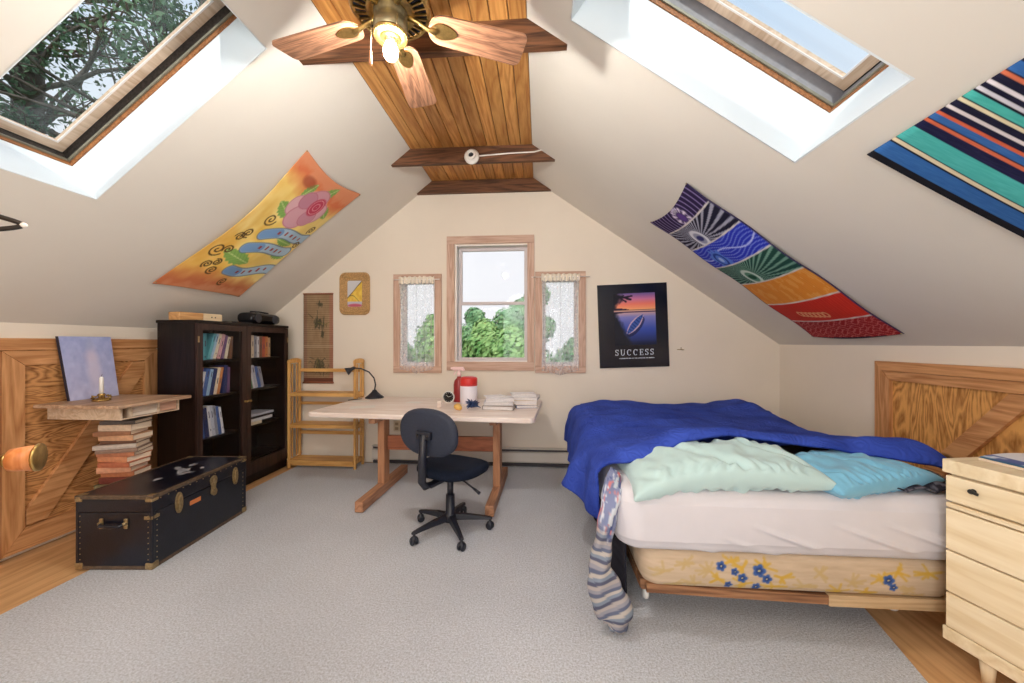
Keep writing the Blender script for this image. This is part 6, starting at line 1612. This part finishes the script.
# local: +x runs along the front toward the viewer, +y runs back toward the wall
DL_, DD_, DZ0, DZ1 = 0.92, 0.45, 0.115, 0.852
ca = bev(MB().mat(blond_z).box((DL_ / 2, DD_ / 2 + 0.012, (DZ0 + DZ1 - 0.03) / 2), (DL_ - 0.012, DD_ - 0.02, DZ1 - 0.03 - DZ0 - 0.002)).build('carcass', None, dr), 0.003)
bev(MB().mat(blond_y).box((DL_ / 2, DD_ / 2, DZ1 - 0.0275), (DL_ + 0.012, DD_ + 0.012, 0.055)).build('top', None, dr), 0.004)
bev(MB().mat(blond_y).box((DL_ / 2, DD_ / 2, 0.137), (DL_ + 0.010, DD_ + 0.012, 0.055)).build('base_rail', None, dr), 0.004)
dwm = wood('blond drawer front', S(226, 202, 160), S(242, 224, 190), 'X', 0.7, 0.4, knots=False)
for (a, b) in ((0.685, 0.79), (0.658, 0.680), (0.486, 0.654), (0.314, 0.482), (0.168, 0.310)):
    thin = b - a < 0.05
    dw = bev(MB().mat(dwm).box((DL_ / 2, 0.002, (a + b) / 2), (DL_ - 0.016, 0.02, b - a - 0.003)).build('divider_rail' if thin else 'drawer', None, dr), 0.0025)
    if a == 0.685:
        for kx in (0.095, DL_ - 0.095):
            kk = MB().mat(dark_metal)
            kk.lathe([(0.0, 0.0), (0.009, 0.0), (0.010, 0.002), (0.006, 0.004), (0.005, 0.010), (0.010, 0.014), (0.0085, 0.018), (0.0, 0.019)], (kx, -0.008, 0.752), 14, Matrix.Rotation(R(90), 4, 'X'))
            kk.bar((kx, -0.024, 0.752), (kx + 0.022, -0.024, 0.748), 0.010, 0.005, (0, 1, 0))
            kk.build('knob', None, dw)
for (x, y) in ((0.10, 0.05), (DL_ - 0.10, 0.05), (0.10, DD_ - 0.06), (DL_ - 0.10, DD_ - 0.06)):
    MB().mat(blond_z).lathe([(0.0, 0.0), (0.016, 0.0), (0.026, 0.109), (0.0, 0.1095)], (x, y, 0.0), 16).build('leg', None, dr)
rm = ROOTM[dr.name]
def dres(x, y, z=DZ1): return rm @ Vector((x, y, z))
def col_mag(U, V):
    img = full(U, (226, 228, 234)); n = fbm(U, V, 8, 101)
    img = blend(img, ((V > 0.02) & (V < 0.2)).astype(float) * soft(n, 0.55, 0.1), (60, 84, 150)); img = blend(img, soft(ell(U, V, (0.5, 0.16), 0.2, 0.06), 1, 0.3), (196, 120, 140)); img = blend(img, soft(V, 0.05, 0.02), (40, 96, 130))
    return img
mg = thing('magazine', 'open glossy magazine with blue print lying on the blond dresser', 'magazine', tuple(dres(0.22, 0.24)), -PI / 2 + dro + R(-6))
grid('cover', 40, 40, lambda u, v: (-0.17 + 0.42 * u, -0.15 + 0.30 * v, 0.012 + 0.016 * math.sin(PI * v) ** 0.7), printed('magazine print', 0.3), mg, col_mag)
MB().mat(page_m).prism([(-0.15, 0.0015), (0.15, 0.0015), (0.15, 0.011)] + [(-0.15 + 0.30 * v, 0.0115 + 0.016 * math.sin(PI * v) ** 0.7) for v in np.linspace(0.95, 0.05, 12)] + [(-0.15, 0.011)], (-0.169, 0, 0), (0, 1, 0), (0, 0, 1), (0.418, 0, 0)).build('pages', None, mg)
eg = thing('eyeglasses', 'black framed eyeglasses lying on the magazine on the dresser', 'glasses', tuple(dres(0.22, 0.30, DZ1 + 0.030)), -PI / 2 + dro + R(20))
mb = MB().mat(black_gloss)
for s in (-1, 1):
    pp = [(s * 0.034 + 0.026 * math.cos(a), 0.0, 0.022 + 0.019 * math.sin(a)) for a in np.linspace(0, 2 * PI, 19)]
    mb.tube(pp, 0.003, 6)
mb.tube([(-0.009, 0, 0.026), (0, -0.002, 0.030), (0.009, 0, 0.026)], 0.0025, 6)
mb.build('front_frame', None, eg)
for s in (-1, 1): MB().mat(black_gloss).tube([(s * 0.060, 0, 0.026), (s * 0.066, 0.04, 0.024), (s * 0.064, 0.11, 0.016), (s * 0.058, 0.14, 0.002)], 0.0028, 6).build('temple', None, eg)

# ------------------------------------------------------------------ outdoors
gm = pbr('meadow', S(84, 120, 60), 0.95, noise=0.3, nscale=0.6)
o = MB().mat(gm).box((0, 20, -5.1), (160, 160, 0.2)).build('ground'); tag(o, kind='structure')
def leaf_mat(name, c1, c2):
    m, nt, b = newmat(name)
    oi = nt.nodes.new('ShaderNodeTexCoord'); n = nt.nodes.new('ShaderNodeTexNoise'); n.inputs['Scale'].default_value = 2.2; n.inputs['Detail'].default_value = 5
    nt.links.new(oi.outputs['Object'], n.inputs['Vector'])
    r = nt.nodes.new('ShaderNodeValToRGB'); r.color_ramp.elements[0].position = 0.32; r.color_ramp.elements[0].color = c1; r.color_ramp.elements[1].position = 0.68; r.color_ramp.elements[1].color = c2
    nt.links.new(n.outputs['Fac'], r.inputs['Fac']); nt.links.new(r.outputs['Color'], b.inputs['Base Color'])
    b.inputs['Roughness'].default_value = 0.7; b.inputs['Specular IOR Level'].default_value = 0.2
    return m
lfA = leaf_mat('bright leaves', S(92, 140, 78), S(164, 196, 128)); lfB = leaf_mat('blue green leaves', S(84, 132, 92), S(150, 188, 140))
bark = pbr('bark', S(92, 82, 76), 0.9, noise=0.3, nscale=12, bump=0.5, bscale=20)
def tree(label, x, y, h, w, mat, seed, nleaf=9000, ls=0.10, base=-5.0):
    r_ = random.Random(seed)
    t = thing('tree', label, 'tree', (x, y, base), group='trees beyond the gable window')
    H = h - base
    MB().mat(bark).tube([(0, 0, 0), (0.1, 0.05, H * 0.4), (0, 0, H * 0.85)], [0.22, 0.16, 0.05], 8).build('trunk', None, t)
    blobs = []
    for k in range(11):
        a = r_.uniform(0, 2 * PI); rr_ = r_.uniform(0.1, 0.62) * w; zz = H * r_.uniform(0.45, 0.90)
        rr_ *= 1.15 - 0.75 * max(0, (zz / H - 0.55)) / 0.45
        blobs.append((Vector((rr_ * math.cos(a), rr_ * math.sin(a), zz)), r_.uniform(0.28, 0.46) * w))
    blobs.append((Vector((0, 0, H * 0.93)), 0.24 * w))
    mb = MB().mat(mat)
    vs, fs = [], []
    for k in range(nleaf):
        c, rad = blobs[k % len(blobs)]
        d = Vector((r_.gauss(0, 1), r_.gauss(0, 1), r_.gauss(0, 1))).normalized()
        p = c + d * rad * r_.uniform(0.75, 1.03)
        nrm = (d + Vector((r_.uniform(-.6, .6), r_.uniform(-.6, .6), r_.uniform(-.6, .6)))).normalized()
        a1 = nrm.orthogonal().normalized(); a2 = nrm.cross(a1); s = ls * r_.uniform(0.6, 1.3)
        i = len(vs); vs += [p + a1 * s, p + a2 * s * 0.6, p - a1 * s, p - a2 * s * 0.6]; fs.append([i, i + 1, i + 2, i + 3])
    for c, rad in blobs:
        tmp = bmesh.new(); bmesh.ops.create_icosphere(tmp, subdivisions=2, radius=rad * 0.66)
        i = len(vs)
        vs += [c + v.co * (1 + 0.18 * mnoise.noise(v.co * 3 / rad + Vector((seed, 0, 0)))) for v in tmp.verts]; fs += [[v.index + i for v in f.verts] for f in tmp.faces]; tmp.free()
    mb.verts_faces(vs, fs)
    mb.build('foliage', None, t, fix=False)
TREES = [(-4.6, 17.0, 1.55, 2.2, 0, 'green leafy tree low in the main window, nearest the left jamb'), (-3.1, 18.0, 2.05, 1.6, 1, 'rounded green tree left of the gap in the tree line'), (-2.2, 15.0, 1.25, 1.6, 0, 'bright green bushy tree in front of the gap in the tree line'),
         (-0.9, 17.5, 2.35, 1.7, 1, 'green tree rising toward the right jamb of the main window'), (-0.35, 20.0, 4.6, 1.3, 1, 'tall thin tree reaching above the meeting rail of the main window'), (-1.0, 13.5, 0.95, 1.5, 0, 'bright green bush low in the main window, right of its middle'),
         (-3.9, 13.5, 0.9, 1.5, 0, 'bright green bush low in the main window, left of its middle'), (-6.9, 18.5, 0.1, 2.2, 1, 'tree seen faintly through the lace of the small window by the wicker frame'), (1.7, 17.5, 0.3, 2.2, 1, 'tree seen faintly through the lace of the small window by the poster')]
for i, (x, y, h, w, k, lb) in enumerate(TREES):
    tree(lb, x, y, h + (1.05 if h < 4 else 0.3), w * 1.3, (lfA, lfB)[k], 40 + i)
# the dark evergreen over the left skylight
lfC = leaf_mat('dark needles', S(62, 92, 72), S(128, 156, 124))
ev = thing('evergreen_tree', 'dark evergreen with bare twisting branches above the left skylight', 'tree', (-9.5, 6.2, -5.0))
r_ = random.Random(77)
mb = MB().mat(bark)
mb.tube([(0, 0, 0), (0.1, 0, 6), (0.0, 0.2, 11), (0.2, 0.1, 16)], [0.34, 0.27, 0.2, 0.08], 10)
mb.tube([(2.2, 0.6, 3.5), (2.0, 0.7, 8), (2.2, 0.9, 11), (2.6, 1.3, 14)], [0.20, 0.17, 0.13, 0.05], 8)
twigs = []
for k in range(130):
    z0 = r_.uniform(6.5, 14); a = r_.uniform(-2.2, 1.6); L = r_.uniform(1.6, 4.2)
    c0 = Vector((0.05, 0.1, z0)) if k % 3 else Vector((2.1, 0.8, z0))
    pts = [c0]; d = Vector((math.cos(a), math.sin(a), r_.uniform(-0.1, 0.5)))
    for s in range(6):
        d = (d + Vector((r_.uniform(-.35, .35), r_.uniform(-.35, .35), r_.uniform(-.3, .3)))).normalized(); pts.append(pts[-1] + d * L / 6)
    r0 = r_.uniform(0.025, 0.06)
    mb.tube(pts, [r0 * (1 - 0.8 * i / 6) for i in range(7)], 5, cap=False)
    twigs.append(pts)
    for s in range(2, 7):
        q = pts[s]; d2 = Vector((r_.uniform(-1, 1), r_.uniform(-1, 1), r_.uniform(-.6, .8))).normalized()
        mb.tube([q, q + d2 * 0.35 + Vector((0, 0, 0.04)), q + d2 * 0.75], [0.012, 0.009, 0.003], 4, cap=False)
        twigs.append([q + d2 * 0.3, q + d2 * 0.75])
mb.build('branches', None, ev)
vs, fs = [], []
for k in range(30000):
    t = twigs[r_.randrange(len(twigs))]; i0 = r_.randrange(len(t) - 1)
    p = t[i0].lerp(t[i0 + 1], r_.random()) + Vector((r_.gauss(0, .16), r_.gauss(0, .16), r_.gauss(0, .12)))
    if mnoise.noise(p * 0.75 + Vector((3, 1, 0))) < -0.16: continue
    nrm = Vector((r_.gauss(0, 1), r_.gauss(0, 1), r_.gauss(0, 1) + 0.6)).normalized(); a1 = nrm.orthogonal().normalized(); a1 = Matrix.Rotation(r_.uniform(0, 2 * PI), 3, nrm) @ a1; a2 = nrm.cross(a1)
    s = r_.uniform(0.035, 0.085)
    i = len(vs); vs += [p + a1 * s, p + a2 * s * 0.42, p - a1 * s, p - a2 * s * 0.42]; fs.append([i, i + 1, i + 2, i + 3])
MB().mat(lfC).verts_faces(vs, fs).build('needles', None, ev, fix=False)

# ------------------------------------------------------------------ sky, sun, added fill lights
w = bpy.data.worlds.new('sky'); sc.world = w; w.use_nodes = True
nt = w.node_tree; bg = nt.nodes['Background']
tc = nt.nodes.new('ShaderNodeTexCoord'); sx = nt.nodes.new('ShaderNodeSeparateXYZ'); nt.links.new(tc.outputs['Generated'], sx.inputs[0])
rp = nt.nodes.new('ShaderNodeValToRGB'); els = rp.color_ramp.elements
els[0].position = 0.0; els[0].color = (0.86, 0.86, 0.89, 1); els[1].position = 0.9; els[1].color = (0.40, 0.64, 0.95, 1)
e = els.new(0.35); e.color = (0.86, 0.88, 0.93, 1)
cn = nt.nodes.new('ShaderNodeTexNoise'); cn.inputs['Scale'].default_value = 3.0; cn.inputs['Detail'].default_value = 5; nt.links.new(tc.outputs['Generated'], cn.inputs['Vector'])
cr2 = nt.nodes.new('ShaderNodeValToRGB'); cr2.color_ramp.elements[0].position = 0.45; cr2.color_ramp.elements[1].position = 0.75
nt.links.new(cn.outputs['Fac'], cr2.inputs['Fac'])
nt.links.new(sx.outputs['Z'], rp.inputs['Fac'])
mx = nt.nodes.new('ShaderNodeMix'); mx.data_type = 'RGBA'; mx.inputs['B'].default_value = (0.93, 0.93, 0.96, 1)
mc = nt.nodes.new('ShaderNodeMath'); mc.operation = 'MULTIPLY'; mc.inputs[1].default_value = 0.7; nt.links.new(cr2.outputs['Color'], mc.inputs[0]); nt.links.new(mc.outputs[0], mx.inputs['Factor'])
nt.links.new(rp.outputs['Color'], mx.inputs['A']); nt.links.new(mx.outputs['Result'], bg.inputs['Color']); bg.inputs['Strength'].default_value = 1.0

def light(name, typ, loc, energy, color=(1, 1, 1), size=None, size_y=None, aim=None, angle=None):
    l = bpy.data.lights.new(name, typ); l.energy = energy; l.color = color
    if typ == 'AREA':
        l.shape = 'RECTANGLE'; l.size = size; l.size_y = size_y or size
    if angle is not None: l.angle = angle
    if typ == 'POINT' and size: l.shadow_soft_size = size
    o = bpy.data.objects.new(name, l); COL.objects.link(o); o.location = loc
    if aim is not None:
        d = Vector(aim) - Vector(loc); o.rotation_euler = d.to_track_quat('-Z', 'Y').to_euler()
    return o
light('sun', 'SUN', (0, -10, 20), 3.0, (1.0, 0.95, 0.86), angle=R(3), aim=(0.0, -10 + 20 / 0.754, 0))
light('overhead_fill', 'POINT', (-0.45, 0.25, 2.1), 28, (1.0, 0.985, 0.965), 0.3)  # soft fill added above the viewer; no lamp hangs there
light('near_wall_fill', 'AREA', (-0.5, YN - 0.05, 1.6), 66, (1.0, 0.99, 0.98), 2.1, 1.35, aim=(-0.4, 4, 1.5))  # fill light added in the made-up window of the near wall
def portal(name, c, n, sx_, sy_):
    o = light(name, 'AREA', c, 1, size=sx_, size_y=sy_); o.data.cycles.is_portal = True
    o.rotation_euler = Vector(n).to_track_quat('-Z', 'Y').to_euler(); return o

# ------------------------------------------------------------------ camera
cam = bpy.data.cameras.new('camera'); co = bpy.data.objects.new('camera', cam); COL.objects.link(co); sc.camera = co
cam.sensor_fit = 'HORIZONTAL'; cam.sensor_width = 36.0; cam.lens = 380 / 1024 * 36.0; cam.clip_start = 0.02
cam.shift_y = 1.5 / 1024
yaw = math.atan(28 / 380)
co.location = (0, 0, 1.33); co.rotation_euler = (R(90), 0, yaw)
sc.view_settings.view_transform = 'Standard'; sc.view_settings.look = 'None'; sc.view_settings.gamma = 1; sc.view_settings.use_curve_mapping = False
sc.view_settings.exposure = 0.12
sc.cycles.use_denoising = True
sc.cycles.max_bounces = 10; sc.cycles.diffuse_bounces = 5; sc.cycles.transparent_max_bounces = 16
